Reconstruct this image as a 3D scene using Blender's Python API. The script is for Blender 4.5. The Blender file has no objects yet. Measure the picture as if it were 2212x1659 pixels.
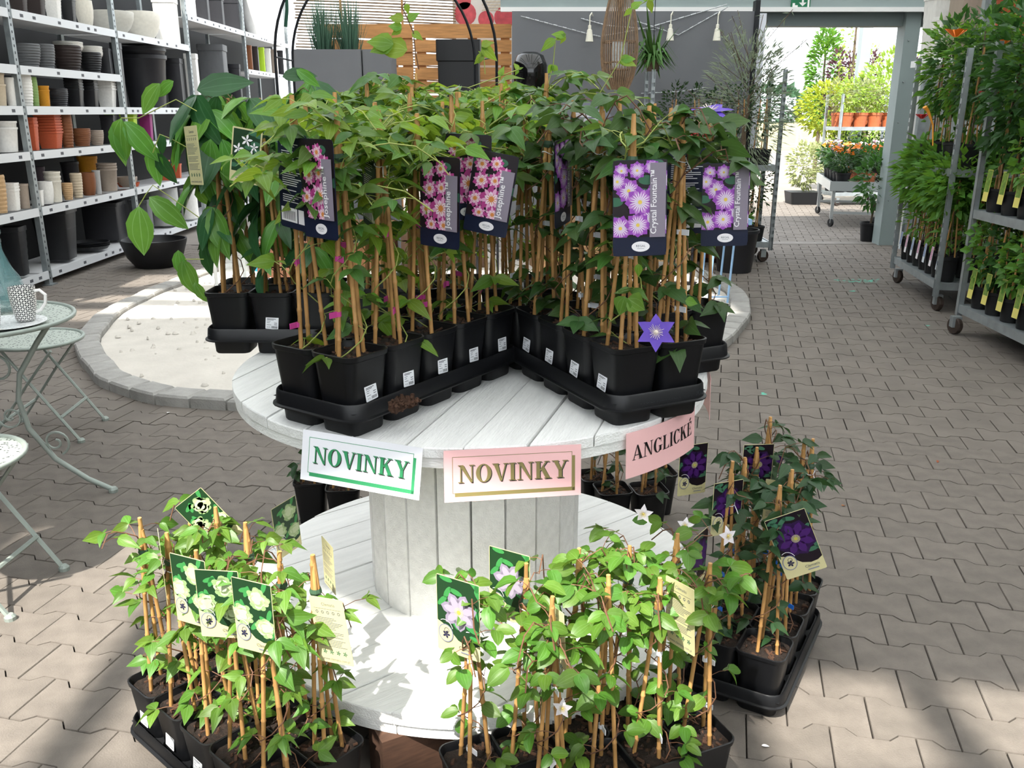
import bpy, math, random
from mathutils import Vector, Matrix, Euler
random.seed(7)
SC = bpy.context.scene
COL = SC.collection
R = math.radians
# ---------------------------------------------------------------- camera
FPX, PITCH, CAMH = 1900.0, R(17.2), 1.455
cam = bpy.data.cameras.new('camera'); cam.sensor_width = 36; cam.lens = 36 * FPX / 2212
cam.clip_end = 600
camo = bpy.data.objects.new('camera', cam); COL.objects.link(camo)
camo.location = (0, 0, CAMH); camo.rotation_euler = (R(90) - PITCH, 0, 0)
SC.camera = camo
# ---------------------------------------------------------------- sky, sun, exposure
w = bpy.data.worlds.new('sky'); SC.world = w; w.use_nodes = True
bg = w.node_tree.nodes['Background']
bg.inputs['Color'].default_value = (0.90, 0.95, 1.0, 1); bg.inputs['Strength'].default_value = 1.35
TOSUN = Vector((-0.28, -0.62, 1.0)).normalized()
sl = bpy.data.lights.new('sun', 'SUN'); sl.energy = 4.7; sl.angle = R(1.0); sl.color = (1.0, 0.95, 0.86)
so = bpy.data.objects.new('sun', sl); COL.objects.link(so)
so.rotation_euler = TOSUN.to_track_quat('Z', 'Y').to_euler(); so.location = (-3, -10, 12)
SC.view_settings.view_transform = 'Standard'; SC.view_settings.look = 'None'
SC.view_settings.gamma = 1; SC.view_settings.use_curve_mapping = False
SC.view_settings.exposure = 1.25
SC.cycles.max_bounces = 8; SC.cycles.transparent_max_bounces = 12

# ---------------------------------------------------------------- pixel helpers (photo frame 2212 x 1659)
def ray(px, py):
    u = (px - 1106) / FPX; v = (829.5 - py) / FPX
    return (u, math.cos(PITCH) + v * math.sin(PITCH), -math.sin(PITCH) + v * math.cos(PITCH))
def at(px, py, z=0.0):
    d = ray(px, py); t = (z - CAMH) / d[2]
    return Vector((d[0] * t, d[1] * t, z))
def atY(px, py, y):
    d = ray(px, py); t = y / d[1]
    return Vector((d[0] * t, y, CAMH + d[2] * t))
def atX(px, py, x):
    d = ray(px, py); t = x / d[0]
    return Vector((x, d[1] * t, CAMH + d[2] * t))
def depth(p):
    return p[1] * math.cos(PITCH) - (p[2] - CAMH) * math.sin(PITCH)
def proj(p):
    dz = p[2] - CAMH; d = depth(p); up = p[1] * math.sin(PITCH) + dz * math.cos(PITCH)
    return 1106 + FPX * p[0] / d, 829.5 - FPX * up / d

# ---------------------------------------------------------------- materials
def lin(c):
    c = c / 255.0
    return c / 12.92 if c <= 0.04045 else ((c + 0.055) / 1.055) ** 2.4
def rgb(h):
    h = h.lstrip('#')
    return tuple(lin(int(h[i:i + 2], 16)) for i in (0, 2, 4))
MATS = {}
def M(name, col, rough=.6, metal=0, var=0, vs=8, bump=0, bs=80, trans=0, rnd=0, spec=.4, alpha=1, trcol=None, stretch=None, hue=0):
    if name in MATS: return MATS[name]
    m = bpy.data.materials.new(name); m.use_nodes = True; MATS[name] = m
    nt = m.node_tree; N = nt.nodes; L = nt.links
    p = N['Principled BSDF']; out = N['Material Output']
    c = rgb(col) if isinstance(col, str) else col
    p.inputs['Base Color'].default_value = (*c, 1)
    p.inputs['Roughness'].default_value = rough; p.inputs['Metallic'].default_value = metal
    p.inputs['Specular IOR Level'].default_value = spec
    m.diffuse_color = (*c, 1)
    src = None
    if var or bump:
        tc = N.new('ShaderNodeTexCoord'); vec = tc.outputs['Object']
        if stretch:
            mp = N.new('ShaderNodeMapping'); mp.inputs['Scale'].default_value = stretch
            L.new(vec, mp.inputs['Vector']); vec = mp.outputs['Vector']
    if var:
        nz = N.new('ShaderNodeTexNoise'); nz.inputs['Scale'].default_value = vs; nz.inputs['Detail'].default_value = 5
        L.new(vec, nz.inputs['Vector'])
        rp = N.new('ShaderNodeValToRGB'); rp.color_ramp.elements[0].position = .3; rp.color_ramp.elements[1].position = .7
        rp.color_ramp.elements[0].color = (*[max(0, x * (1 - var)) for x in c], 1)
        rp.color_ramp.elements[1].color = (*[min(1, x * (1 + var)) for x in c], 1)
        L.new(nz.outputs['Fac'], rp.inputs['Fac']); src = rp.outputs['Color']
    if rnd:
        oi = N.new('ShaderNodeObjectInfo'); hs = N.new('ShaderNodeHueSaturation')
        mr = N.new('ShaderNodeMapRange'); mr.inputs['To Min'].default_value = 1 - rnd; mr.inputs['To Max'].default_value = 1 + rnd
        L.new(oi.outputs['Random'], mr.inputs['Value']); L.new(mr.outputs['Result'], hs.inputs['Value'])
        if hue:
            wn = N.new('ShaderNodeTexWhiteNoise'); wn.noise_dimensions = '1D'; L.new(oi.outputs['Random'], wn.inputs['W'])
            mh = N.new('ShaderNodeMapRange'); mh.inputs['To Min'].default_value = .5 - hue; mh.inputs['To Max'].default_value = .5 + hue
            L.new(wn.outputs['Value'], mh.inputs['Value']); L.new(mh.outputs['Result'], hs.inputs['Hue'])
        hs.inputs['Color'].default_value = (*c, 1)
        if src: L.new(src, hs.inputs['Color'])
        src = hs.outputs['Color']
    if src: L.new(src, p.inputs['Base Color'])
    if bump:
        b = N.new('ShaderNodeTexNoise'); b.inputs['Scale'].default_value = bs; b.inputs['Detail'].default_value = 6
        L.new(vec, b.inputs['Vector'])
        bp = N.new('ShaderNodeBump'); bp.inputs['Strength'].default_value = bump; bp.inputs['Distance'].default_value = .01
        L.new(b.outputs['Fac'], bp.inputs['Height']); L.new(bp.outputs['Normal'], p.inputs['Normal'])
    sh = p.outputs['BSDF']
    if trans:
        tr = N.new('ShaderNodeBsdfTranslucent'); mx = N.new('ShaderNodeMixShader'); mx.inputs['Fac'].default_value = trans
        t = rgb(trcol) if trcol else tuple(min(1, x * 1.5) for x in c)
        tr.inputs['Color'].default_value = (*t, 1)
        if src and not trcol: L.new(src, tr.inputs['Color'])
        L.new(sh, mx.inputs[1]); L.new(tr.outputs['BSDF'], mx.inputs[2]); sh = mx.outputs['Shader']
    if alpha < 1:
        ta = N.new('ShaderNodeBsdfTransparent'); mx = N.new('ShaderNodeMixShader'); mx.inputs['Fac'].default_value = alpha
        L.new(ta.outputs['BSDF'], mx.inputs[1]); L.new(sh, mx.inputs[2]); sh = mx.outputs['Shader']
    L.new(sh, out.inputs['Surface'])
    return m

# ---------------------------------------------------------------- mesh builder
class MB:
    def __init__(s): s.v = []; s.f = []; s.m = []
    def add(s, vs, fs, mi=0):
        o = len(s.v); s.v += [tuple(v) for v in vs]
        for f in fs: s.f.append(tuple(i + o for i in f)); s.m.append(mi)
        return s
    def box(s, a, b, mi=0, mat=None):
        (x0, y0, z0), (x1, y1, z1) = a, b
        V = [Vector(p) for p in ((x0,y0,z0),(x1,y0,z0),(x1,y1,z0),(x0,y1,z0),(x0,y0,z1),(x1,y0,z1),(x1,y1,z1),(x0,y1,z1))]
        if mat: V = [mat @ p for p in V]
        return s.add(V, ((0,3,2,1),(4,5,6,7),(0,1,5,4),(1,2,6,5),(2,3,7,6),(3,0,4,7)), mi)
    def rings(s, rs, mi=0, c0=True, c1=True, loop=False):
        n = len(rs[0]); V = [p for r in rs for p in r]; F = []
        k = len(rs)
        for i in range(k if loop else k - 1):
            a = i * n; b = ((i + 1) % k) * n
            for j in range(n): F.append((a + j, a + (j + 1) % n, b + (j + 1) % n, b + j))
        if not loop:
            if c0: F.append(tuple(range(n))[::-1])
            if c1: F.append(tuple(range((k - 1) * n, k * n)))
        return s.add(V, F, mi)
    def lathe(s, prof, n=24, c=(0, 0, 0), mi=0, c0=True, c1=False):
        return s.rings([[(c[0] + r * math.cos(2*math.pi*j/n), c[1] + r * math.sin(2*math.pi*j/n), c[2] + z) for j in range(n)] for r, z in prof], mi, c0, c1)
    def tube(s, pts, r, n=6, mi=0, caps=True, flat=None):
        pts = [Vector(p) for p in pts]; rs = []
        prev = None
        for i, p in enumerate(pts):
            d = (pts[min(i + 1, len(pts) - 1)] - pts[max(i - 1, 0)])
            if d.length < 1e-9: d = Vector((0, 0, 1))
            d.normalize()
            if prev is None:
                u = Vector((0, 0, 1)).cross(d)
                if u.length < .05: u = Vector((1, 0, 0)).cross(d)
            else: u = prev - d * prev.dot(d)
            if u.length < 1e-6: u = Vector((1, .3, .2)).cross(d)
            u.normalize(); v = d.cross(u); prev = u
            rr = r[i] if isinstance(r, (list, tuple)) else r
            ra, rb = (rr, rr) if flat is None else (rr, rr * flat)
            rs.append([p + u * ra * math.cos(2*math.pi*j/n) + v * rb * math.sin(2*math.pi*j/n) for j in range(n)])
        return s.rings(rs, mi, caps, caps)
    def poly(s, pts, mi=0): return s.add(pts, (tuple(range(len(pts))),), mi)
    def prism(s, pts, z0, z1, mi=0):
        return s.rings([[(x, y, z0) for x, y in pts], [(x, y, z1) for x, y in pts]], mi)
    def xf(s, mat):
        s.v = [tuple(mat @ Vector(p)) for p in s.v]; return s
    def merge(s, o, mat=None, mo=0):
        V = o.v if mat is None else [tuple(mat @ Vector(p)) for p in o.v]
        b = len(s.v); s.v += V
        s.f += [tuple(i + b for i in f) for f in o.f]; s.m += [x + mo for x in o.m]
        return s
    def mesh(s, name, mats, smooth=False, angle=35):
        me = bpy.data.meshes.new(name); me.from_pydata(s.v, [], s.f)
        for m in (mats if isinstance(mats, (list, tuple)) else [mats]): me.materials.append(m)
        if any(s.m): me.polygons.foreach_set('material_index', s.m)
        if smooth:
            me.polygons.foreach_set('use_smooth', [True] * len(me.polygons))
            try: me.set_sharp_from_angle(angle=R(angle))
            except Exception: pass
        me.update(); return me
    def obj(s, name, mats, parent=None, loc=(0, 0, 0), rot=(0, 0, 0), smooth=False, angle=35):
        return put(name, s.mesh(name, mats, smooth, angle), parent, loc, rot)
def put(name, me, parent=None, loc=(0, 0, 0), rot=(0, 0, 0), scale=None):
    o = bpy.data.objects.new(name, me); COL.objects.link(o)
    o.location = loc; o.rotation_euler = rot
    if scale is not None: o.scale = scale
    if parent is not None: o.parent = parent
    return o
def tag(o, label, cat, group=None, kind=None):
    o['label'] = label; o['category'] = cat
    if group: o['group'] = group
    if kind: o['kind'] = kind
    return o
def struct(o): o['kind'] = 'structure'; return o
def stuff(o): o['kind'] = 'stuff'; return o
def thing(name, label, cat, loc=(0, 0, 0), rz=0, group=None):
    o = bpy.data.objects.new(name, None); COL.objects.link(o); o.empty_display_size = .05
    o.location = loc; o.rotation_euler = (0, 0, rz)
    return tag(o, label, cat, group)
def circ(r, n=24, cx=0, cy=0): return [(cx + r * math.cos(2*math.pi*i/n), cy + r * math.sin(2*math.pi*i/n)) for i in range(n)]
def rrect(hx, hy, r, k=3):
    o = []
    for cx, cy, a in ((hx-r, hy-r, 0), (-hx+r, hy-r, 90), (-hx+r, -hy+r, 180), (hx-r, -hy+r, 270)):
        for i in range(k + 1):
            t = R(a + 90 * i / k); o.append((cx + r * math.cos(t), cy + r * math.sin(t)))
    return o
def ring3(p2, z): return [(x, y, z) for x, y in p2]
def basis(y, n):
    y = y.normalized(); n = n - y * n.dot(y)
    if n.length < 1e-4: n = Vector((0.3, 0.2, 1)) - y * Vector((0.3, 0.2, 1)).dot(y)
    n.normalize(); x = y.cross(n)
    return Matrix((x, y, n)).transposed()
def U(a, b): return random.uniform(a, b)
def rv(): return Vector((U(-1, 1), U(-1, 1), U(-1, 1)))
ORD = ['first', 'second', 'third', 'fourth', 'fifth', 'sixth', 'seventh', 'eighth', 'ninth', 'tenth', 'eleventh', 'twelfth']
# ================================================================ setting
m_paver = M('concrete_paver', '#6b645d', .85, var=.16, vs=14, bump=.25, bs=220, rnd=.07)
m_paverf = M('concrete_paver_field', '#6b645d', .85, var=.14, vs=5)
m_joint = M('joint_sand', '#2b2622', .95, var=.3, vs=30)
RC = Vector((-0.105, 2.25)); RR = 0.612           # cable reel centre, flange radius
KC = Vector((-0.657, 6.82))                       # ring of kerb stones
KR = [(-180, 2.37), (-160, 2.45), (-144, 2.56), (-135, 2.62), (-126, 2.72), (-116, 2.76), (-107, 2.70), (-80, 2.56), (-55, 2.48), (-39, 2.45), (-23, 2.42), (-8.5, 2.47), (11.5, 2.6), (30, 2.75), (60, 2.75), (90, 2.7), (120, 2.68), (147, 2.62), (165, 2.42), (180, 2.37)]
def kr(a):
    a = (a + 180) % 360 - 180
    for (a0, r0), (a1, r1) in zip(KR, KR[1:]):
        if a0 <= a <= a1:
            t = (a - a0) / (a1 - a0); t = t * t * (3 - 2 * t) * .5 + t * .5
            return r0 + (r1 - r0) * t
    return 2.5
floor = struct(MB().box((-9, -6, -.2), (9, 10.2, -.014)).obj('floor', m_joint))
U2 = Vector((math.cos(R(-13.5)), math.sin(R(-13.5)))); V2 = Vector((-U2.y, U2.x))
PL, PP, PA, PT = .2, .1425, .0125, .0125
JP = Vector((.8335, 2.03)) + U2 * (PL / 2)        # centre of a block whose end joint is seen by the right tray
def paver_poly(g=.0013):
    l, t, a, p = PL / 2 - g, PT, PA, PP / 2 - g
    q = PL / 4
    top = [(l, p + a), (q + t + g, p + a), (q - t + g, p - a), (-q + t - g, p - a), (-q - t - g, p + a), (-l, p + a)]
    return top + [(-x, -y) for x, y in top]
PV = paver_poly()
pmesh = []
for i in range(4):
    b = MB(); z0, z1 = -.03, 0
    inn = [(x * .985, y * .985) for x, y in PV]
    b.rings([ring3(PV, z0), ring3(PV, -.003), ring3(inn, 0)], c0=False)
    pmesh.append(b.mesh('paver', m_paver))
ang = math.atan2(U2.y, U2.x)
cells = []
for r in range(-9, 110):
    for c in range(-62, 70):
        p = JP + V2 * (PP * r) + U2 * (PL * (c + (.5 if r % 2 else 0)))
        if p.y < 1.05 or p.y > 15.2 or abs(p.x) > .62 * p.y + .45: continue
        if p.y < 10.2 and p.x < -4.7: continue
        if p.y >= 10.1 and p.x < 1.2: continue
        d = p - KC; a = math.degrees(math.atan2(d.y, d.x))
        if d.length < kr(a) - .12: continue
        cells.append((p, (p - RC).length))
vis = [c for c in cells if c[1] > RR - .05]
vis.sort(key=lambda c: c[0].length)
vis = [c for c in vis if -60 < proj((c[0].x, c[0].y, 0))[0] < 2272 and proj((c[0].x, c[0].y, 0))[1] < 1700]
near = set()
for p, _ in vis[:300]:
    near.add((round(p.x, 3), round(p.y, 3)))
    o = put('paver', random.choice(pmesh), floor, (p.x, p.y, U(-.0012, .0012)), (U(-.004, .004), U(-.004, .004), ang + (math.pi if random.random() < .5 else 0)))
b = MB(); ca, sa = math.cos(ang), math.sin(ang)
bo = MB()
for p, _ in cells:
    if (round(p.x, 3), round(p.y, 3)) in near: continue
    t = b if p.y < 10.2 else bo
    g = 0.985 if p.y < 7 else .975
    z = U(-.0012, .0012)
    pts = [(p.x + (x * ca - y * sa) * g, p.y + (x * sa + y * ca) * g) for x, y in PV]
    t.rings([ring3(pts, -.02), ring3(pts, z)], c0=False)
stuff(b.obj('far_pavers', m_paverf, floor))
# yard outside the door
yard = struct(MB().box((-12, 10.2, -.2), (30, 34, -.014)).obj('floor_yard', M('yard_ground', '#7d766f', .9, var=.1, vs=2)))
stuff(bo.obj('yard_pavers', m_paverf, yard))
struct(MB().box((1.0, 10.12, -.03), (4.6, 10.32, .004)).obj('trim_threshold', M('threshold', '#75706a', .8, var=.15)))
meadow = struct(MB().box((-60, 34, -.3), (120, 150, -.1)).obj('ground_meadow', M('meadow', '#8a8462', .95, var=.25, vs=.5)))

# round bed of pale sand with a ring of kerb stones
m_sand = M('pale_sand', '#c6c0b7', .95, var=.06, vs=6, bump=.5, bs=45)
b = MB(); nr, na = 26, 96; rows = []
random.seed(11)
bumps = [(U(0, 6.28), U(.2, 1) ** .5, U(.012, .03), U(.004, .012)) for _ in range(420)]
vs = []
import bisect
for i in range(nr + 1):
    f = i / nr
    for j in range(na):
        a = 360 * j / na; rad = (kr(a) - .152) * f
        vs.append((KC.x + rad * math.cos(R(a)), KC.y + rad * math.sin(R(a)), .03 + .012 * math.sin(3 * rad + a * .05) * math.sin(a * .09 + rad) + U(-.002, .003)))
fs = []
for i in range(nr):
    for j in range(na):
        a0 = i * na + j; a1 = i * na + (j + 1) % na
        fs.append((a0, a1, a1 + na, a0 + na))
b.add(vs, fs)
sand = b.obj('sand_bed', m_sand, smooth=True, angle=180)
tag(sand, 'pale sand filling the round bed inside the stone kerb', 'sand', kind='stuff')
b = MB()
for t, f, s, h in bumps:
    a = math.degrees(t); rad = (kr(a) - .2) * f; x, y = KC.x + rad * math.cos(t), KC.y + rad * math.sin(t)
    s *= .8
    b.rings([[(x + s * U(.7, 1.2) * math.cos(k * 1.047), y + s * U(.7, 1.2) * math.sin(k * 1.047), .028) for k in range(6)],
             [(x + s * .5 * math.cos(k * 1.047), y + s * .5 * math.sin(k * 1.047), .038 + h * .8) for k in range(6)]], c0=False)
stuff(b.obj('sand_clods', m_sand, sand, smooth=True, angle=180))
m_kerb = M('kerb_stone', '#989692', .85, var=.18, vs=9, bump=.35, bs=120, rnd=.10)
kerb = thing('stone_kerb', 'low ring of grey kerb stones around the round sand bed', 'kerb', (KC.x, KC.y, 0))
NK = 84
for i in range(NK):
    a0, a1 = 360 * i / NK + .12, 360 * (i + 1) / NK - .12; am = R((a0 + a1) / 2)
    P = []
    c = Vector((math.cos(am), math.sin(am))) * (kr(math.degrees(am)) - .07)
    def pt(a, dr, ins=0):
        q = Vector((math.cos(R(a)), math.sin(R(a)))) * (kr(a) + dr); return (q.x - c.x, q.y - c.y)
    out = [pt(a0, -.15), pt(a0, 0), pt((a0 + a1) / 2, 0), pt(a1, 0), pt(a1, -.15), pt((a0 + a1) / 2, -.15)]
    inn = [(x * .88, y * .88) for x, y in out]
    h = .062 + U(-.004, .004)
    MB().rings([ring3(out, -.02), ring3(out, h - .012), ring3(inn, h)], c0=False).obj('kerb_stone', m_kerb, kerb, (c.x, c.y, 0))

# walls, roof, door frame
m_steel = M('galvanised_steel', '#9aa1a3', .45, .55, var=.15, vs=12)
m_beam = M('grey_green_beam', '#8d9a99', .6, var=.05, vs=3)
m_white = M('white_paint', '#e8e8e6', .5)
m_poly = M('polycarbonate_roof', '#dfe3e4', .5, trans=.62, trcol='#fafbfb')
m_dark = M('dark_backing', '#17181a', .8)
struct(MB().box((-4.95, -6, 0), (-4.85, 19, 4.5)).obj('wall_left', m_dark))
struct(MB().box((-4.95, -6.1, 0), (6.4, -6.0, 2.4)).obj('wall_front_added', M('wall_added_white', '#d2d2cf', .8, var=.04)))  # low wall added behind the camera to cut low sky light and reflect some
struct(MB().box((6.3, -6, 0), (6.4, 10.2, 4.5)).obj('wall_right', M('wall_panel_grey', '#8b8d8c', .8, var=.06)))
ceil = MB()
for y0, y1 in ((-6, -2.6), (.25, 2.2), (2.22, 3.45), (3.85, 4.1), (4.4, 4.75), (5.35, 7.0), (7.02, 9.9)):  # gaps between unseen roof panels set where sun strips should fall
    ceil.box((-7, y0, 4.5), (7, y1, 4.53))
ceil.box((.5, 3.45, 4.5), (7, 5.35, 4.53))                      # panel added so the skylight sun stays off the aisle
ceil.prism([(-7, .15), (-2.66, .11), (-1.55, -.68), (-.26, -.76), (2.2, -1.25), (7, -1.6), (7, .25), (-7, .25)], 4.5, 4.53)  # unseen roof edge shaped to shade the reel top and sun the front
ceil = struct(ceil.obj('ceiling', m_poly))
bm = []
for x in (-5.2, -3.1, -2.35, -.72, -.2, .45, 1.8, 2.6, 4.5): bm.append(((x, -6, 4.35), (x + .09, 9.9, 4.49)))
for y in (-2.2, -1.62, -1.18): bm.append(((-7, y, 4.4), (7, y + .07, 4.48)))
for a, c in bm: MB().box(a, c).obj('dapple_roof_bar', m_steel, ceil)  # unseen bars added across the roof opening to dapple the sun
# glazed back wall
bw = struct(MB().box((-4.85, 19, 0), (1.2, 19.08, .5)).obj('wall_back', M('back_plinth', '#c9cbca', .7)))
for i in range(5):
    x = -4.85 + i * 1.5
    MB().box((x, 19, .5), (x + .07, 19.08, 4.5)).obj('mullion', m_white, bw)
    MB().box((x + .07, 19.03, .5), (x + 1.5, 19.05, 4.5)).obj('pane', M('pane_glass', '#eef4f5', .1, alpha=.12), bw)
# door frame towards the yard
door = struct(MB().box((-.12, 9.98, 2.47), (4.52, 10.12, 3.6)).obj('door_1', m_beam))
MB().box((-.12, 9.94, 2.455), (4.52, 9.98, 2.50)).obj('door_track', m_white, door)
MB().box((1.8, 10.12, 2.33), (4.5, 10.3, 2.6)).obj('door_lintel', M('lintel_grey', '#7f8a8b', .6), door)
jx = 4.18
MB().box((jx, 10.05, 0), (jx + .16, 10.25, 2.6)).obj('door_jamb', m_beam, door)
MB().box((jx + .18, 9.98, 0), (jx + .21, 10.02, 2.5)).obj('door_guide', m_white, door)
MB().box((jx + .24, 9.98, 0), (jx + .32, 10.06, 2.5)).obj('door_guide', m_steel, door)
MB().box((jx + .32, 10.05, 0), (6.3, 10.2, 4.5)).obj('wall_strip', M('cladding_grey', '#9aa09f', .7), door)
MB().box((-.12, 10.12, 2.6), (6.3, 10.2, 4.5)).obj('wall_strip', M('cladding_grey', '#9aa09f', .7), door)
for k in range(5): MB().lathe([(.008, 0), (.008, .012), (0.0, .014)], 8).obj('bolt', m_steel, door, (jx + .05, 10.05, .5 + .42 * k), (R(90), 0, 0))
# exit sign on the beam
ex = thing('exit_sign', 'green emergency exit sign with white pictogram on the door beam', 'sign', (3.02, 9.975, 2.49))
MB().box((-.1, -.012, 0), (.1, 0, .1)).obj('plate', M('exit_green', '#0f6b46', .4), ex)
b = MB()
for q in ([(-.085, .01), (-.03, .01), (-.03, .03), (-.06, .03), (-.06, .05), (-.085, .05)], [(-.02, .055), (.02, .02), (.06, .055), (.03, .055), (.03, .09), (.01, .09), (.01, .055)], [(.07, .01), (.09, .01), (.09, .09), (.07, .09)]):
    b.poly([(x, -.0125, z) for x, z in q])
b.obj('pictogram', m_white, ex)
# ================================================================ cable reel
m_wpaint = M('weathered_white_paint', '#eeeeec', .7, var=.07, vs=5, bump=.35, bs=30, stretch=(1, 8, 8), rnd=.04)
m_wpaint2 = M('white_paint_edge', '#d4d4d1', .75, var=.10, vs=20, bump=.4, bs=90)
reel = thing('cable_reel', 'large white painted wooden cable reel used as a plant table', 'cable reel', (RC.x, RC.y, 0))
def flange(z0, z1, a, wd, nm, gaps, rad=RR, ph=0):
    ca, sa = math.cos(a), math.sin(a); k = 0; v = -rad + ph
    while v < rad - .01:
        v0 = max(v, -rad + .001); v1 = min(v + wd - (gaps[k % len(gaps)]), rad - .001)
        if v1 - v0 > .015:
            h0, h1 = math.sqrt(rad * rad - v0 * v0), math.sqrt(rad * rad - v1 * v1)
            pts = []
            for i in range(9):
                q = v0 + (v1 - v0) * i / 8; pts.append((math.sqrt(max(0, rad * rad - q * q)), q))
            for i in range(9):
                q = v1 - (v1 - v0) * i / 8; pts.append((-math.sqrt(max(0, rad * rad - q * q)), q))
            cx = 0; cv = (v0 + v1) / 2
            pts = [(x, y - cv) for x, y in pts]
            top = [(x * .997, y * .985) for x, y in pts]
            dz = U(-.0015, .0015)
            MB().rings([ring3(pts, z0), ring3(pts, z1 - .003 + dz), ring3(top, z1 + dz)]).obj(nm, m_wpaint, reel, (-sa * cv, ca * cv, 0), (0, 0, a))
        v += wd; k += 1
flange(.792, .815, R(73), .118, 'top_plank', (.006, .0025), ph=-.045)
flange(.768, .790, R(-17), .14, 'under_plank', (.003,), RR - .004)
flange(.168, .198, R(38), .125, 'base_plank', (.005, .002), .642)
flange(.138, .166, R(-52), .14, 'base_under_plank', (.003,), .636)
NS = 21; dr = .287
for i in range(NS):
    a = 2 * math.pi * (i + .3) / NS; hw = math.pi * dr / NS - .003
    MB().box((-.02, -hw, .198), (0, hw, .768)).obj('stave', m_wpaint, reel, (dr * math.cos(a), dr * math.sin(a), 0), (0, 0, a))
MB().lathe([(dr - .03, .199), (dr - .03, .767)], 24, c1=True).obj('core', M('core_dark', '#2a2724', .9), reel)
for i in range(6):
    a = 2 * math.pi * i / 6 + .4
    MB().lathe([(.012, 0), (.012, .005), (.006, .009)], 10, c1=True).obj('bolt', m_wpaint2, reel, (.24 * math.cos(a), .24 * math.sin(a), .815))
m_brownwood = M('brown_wood', '#4c3528', .8, var=.25, vs=20, stretch=(1, 6, 6))
for k, (x, y, rz) in enumerate(((-.2, 1.70, .5), (-.62, 2.35, 0.2), (.3, 2.5, -.3))):
    o = MB().box((-.12, -.045, .0), (.12, .045, .138)).obj('wooden_block', m_brownwood, None, (x, y, 0), (0, 0, rz))
    tag(o, ['brown wooden block under the front edge of the cable reel', 'brown wooden block under the reel beside the bistro furniture', 'brown wooden block under the far side of the reel'][k], 'block')

# ================================================================ lettering and print
def q(*p): return list(p)
def rc(x0, y0, x1, y1): return [(x0, y0), (x1, y0), (x1, y1), (x0, y1)]
def arcring(cx, cy, rx, ry, ix, iy, a0=0, a1=360, n=28):
    o = []
    for i in range(n):
        t0, t1 = R(a0 + (a1 - a0) * i / n), R(a0 + (a1 - a0) * (i + 1) / n)
        o.append([(cx + rx * math.cos(t0), cy + ry * math.sin(t0)), (cx + rx * math.cos(t1), cy + ry * math.sin(t1)), (cx + ix * math.cos(t1), cy + iy * math.sin(t1)), (cx + ix * math.cos(t0), cy + iy * math.sin(t0))])
    return o
S = .045
_st = [rc(.1, 0, .3, 1), rc(0, 0, .4, S), rc(0, 1 - S, .4, 1)]
GL = {
 'I': (.42, _st),
 'N': (.94, [rc(.12, 0, .18, 1), [(.06, 1), (.30, 1), (.80, 0), (.70, 0)], rc(.74, 0, .80, 1), rc(0, 0, .3, S), rc(.62, 1 - S, .92, 1), rc(0, 1 - S, .2, 1)]),
 'O': (.88, arcring(.43, .5, .43, .52, .21, .47)),
 'V': (.86, [[(.05, 1), (.29, 1), (.52, 0), (.42, 0)], [(.45, 0), (.52, 0), (.78, 1), (.71, 1)], rc(-.02, 1 - S, .36, 1), rc(.6, 1 - S, .88, 1)]),
 'K': (.96, _st + [[(.28, .40), (.28, .50), (.64, 1), (.73, 1)], [(.36, .54), (.50, .72), (.88, 0), (.64, 0)], rc(.54, 1 - S, .84, 1), rc(.54, 0, .96, S)]),
 'Y': (.88, [[(.05, 1), (.29, 1), (.54, .44), (.36, .42)], [(.46, .44), (.53, .44), (.78, 1), (.70, 1)], rc(.35, 0, .55, .46), rc(.25, 0, .65, S), rc(-.03, 1 - S, .37, 1), rc(.58, 1 - S, .9, 1)]),
 'A': (.93, [[(.05, 0), (.12, 0), (.45, 1), (.39, 1)], [(.37, 1), (.48, 1), (.87, 0), (.62, 0)], rc(.2, .29, .70, .35), rc(-.03, 0, .25, S), rc(.54, 0, .96, S)]),
 'L': (.74, _st + [rc(.1, 0, .70, .05), [(.55, .05), (.70, .04), (.72, .30)]]),
 'C': (.84, arcring(.43, .5, .43, .52, .21, .47, 42, 318) + [rc(.72, .66, .77, 1), rc(.72, .12, .78, .22)]),
 'G': (.90, arcring(.43, .5, .43, .52, .21, .47, 42, 318) + [rc(.72, .66, .77, 1), rc(.60, .07, .80, .42), rc(.52, .39, .9, .44)]),
 'É': (.78, _st + [rc(.1, 0, .70, .05), [(.55, .05), (.70, .04), (.73, .28)], rc(.1, .95, .68, 1), [(.53, .95), (.66, .96), (.69, .74)], rc(.3, .49, .56, .53), rc(.52, .38, .57, .64), [(.34, 1.08), (.42, 1.06), (.62, 1.26), (.48, 1.29)]]),
}
def word(txt, h, sp=.06):
    o = []; x = 0
    for ch in txt:
        wd, ps = GL[ch]
        for p in ps: o.append([((x + a) * h, b_ * h) for a, b_ in p])
        x += wd + sp
    return o, (x - sp) * h
_tc = {}
def textpolys(txt, size, bold=0.0):
    """flat outline of a line of type as polygons; origin at its left baseline, returns (polys, width)"""
    if txt not in _tc:
        cu = bpy.data.curves.new('type', 'FONT'); cu.body = txt; cu.size = 1; cu.resolution_u = 2; cu.offset = bold
        o = bpy.data.objects.new('type', cu); COL.objects.link(o)
        dg = bpy.context.evaluated_depsgraph_get()
        me = bpy.data.meshes.new_from_object(o.evaluated_get(dg))
        vs = [(v.co.x, v.co.y) for v in me.vertices]
        _tc[txt] = ([[vs[i] for i in p.vertices] for p in me.polygons], max(v[0] for v in vs))
        bpy.data.objects.remove(o); bpy.data.curves.remove(cu); bpy.data.meshes.remove(me)
    ps, wd = _tc[txt]
    return [[(x * size, y * size) for x, y in p] for p in ps], wd * size
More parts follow.
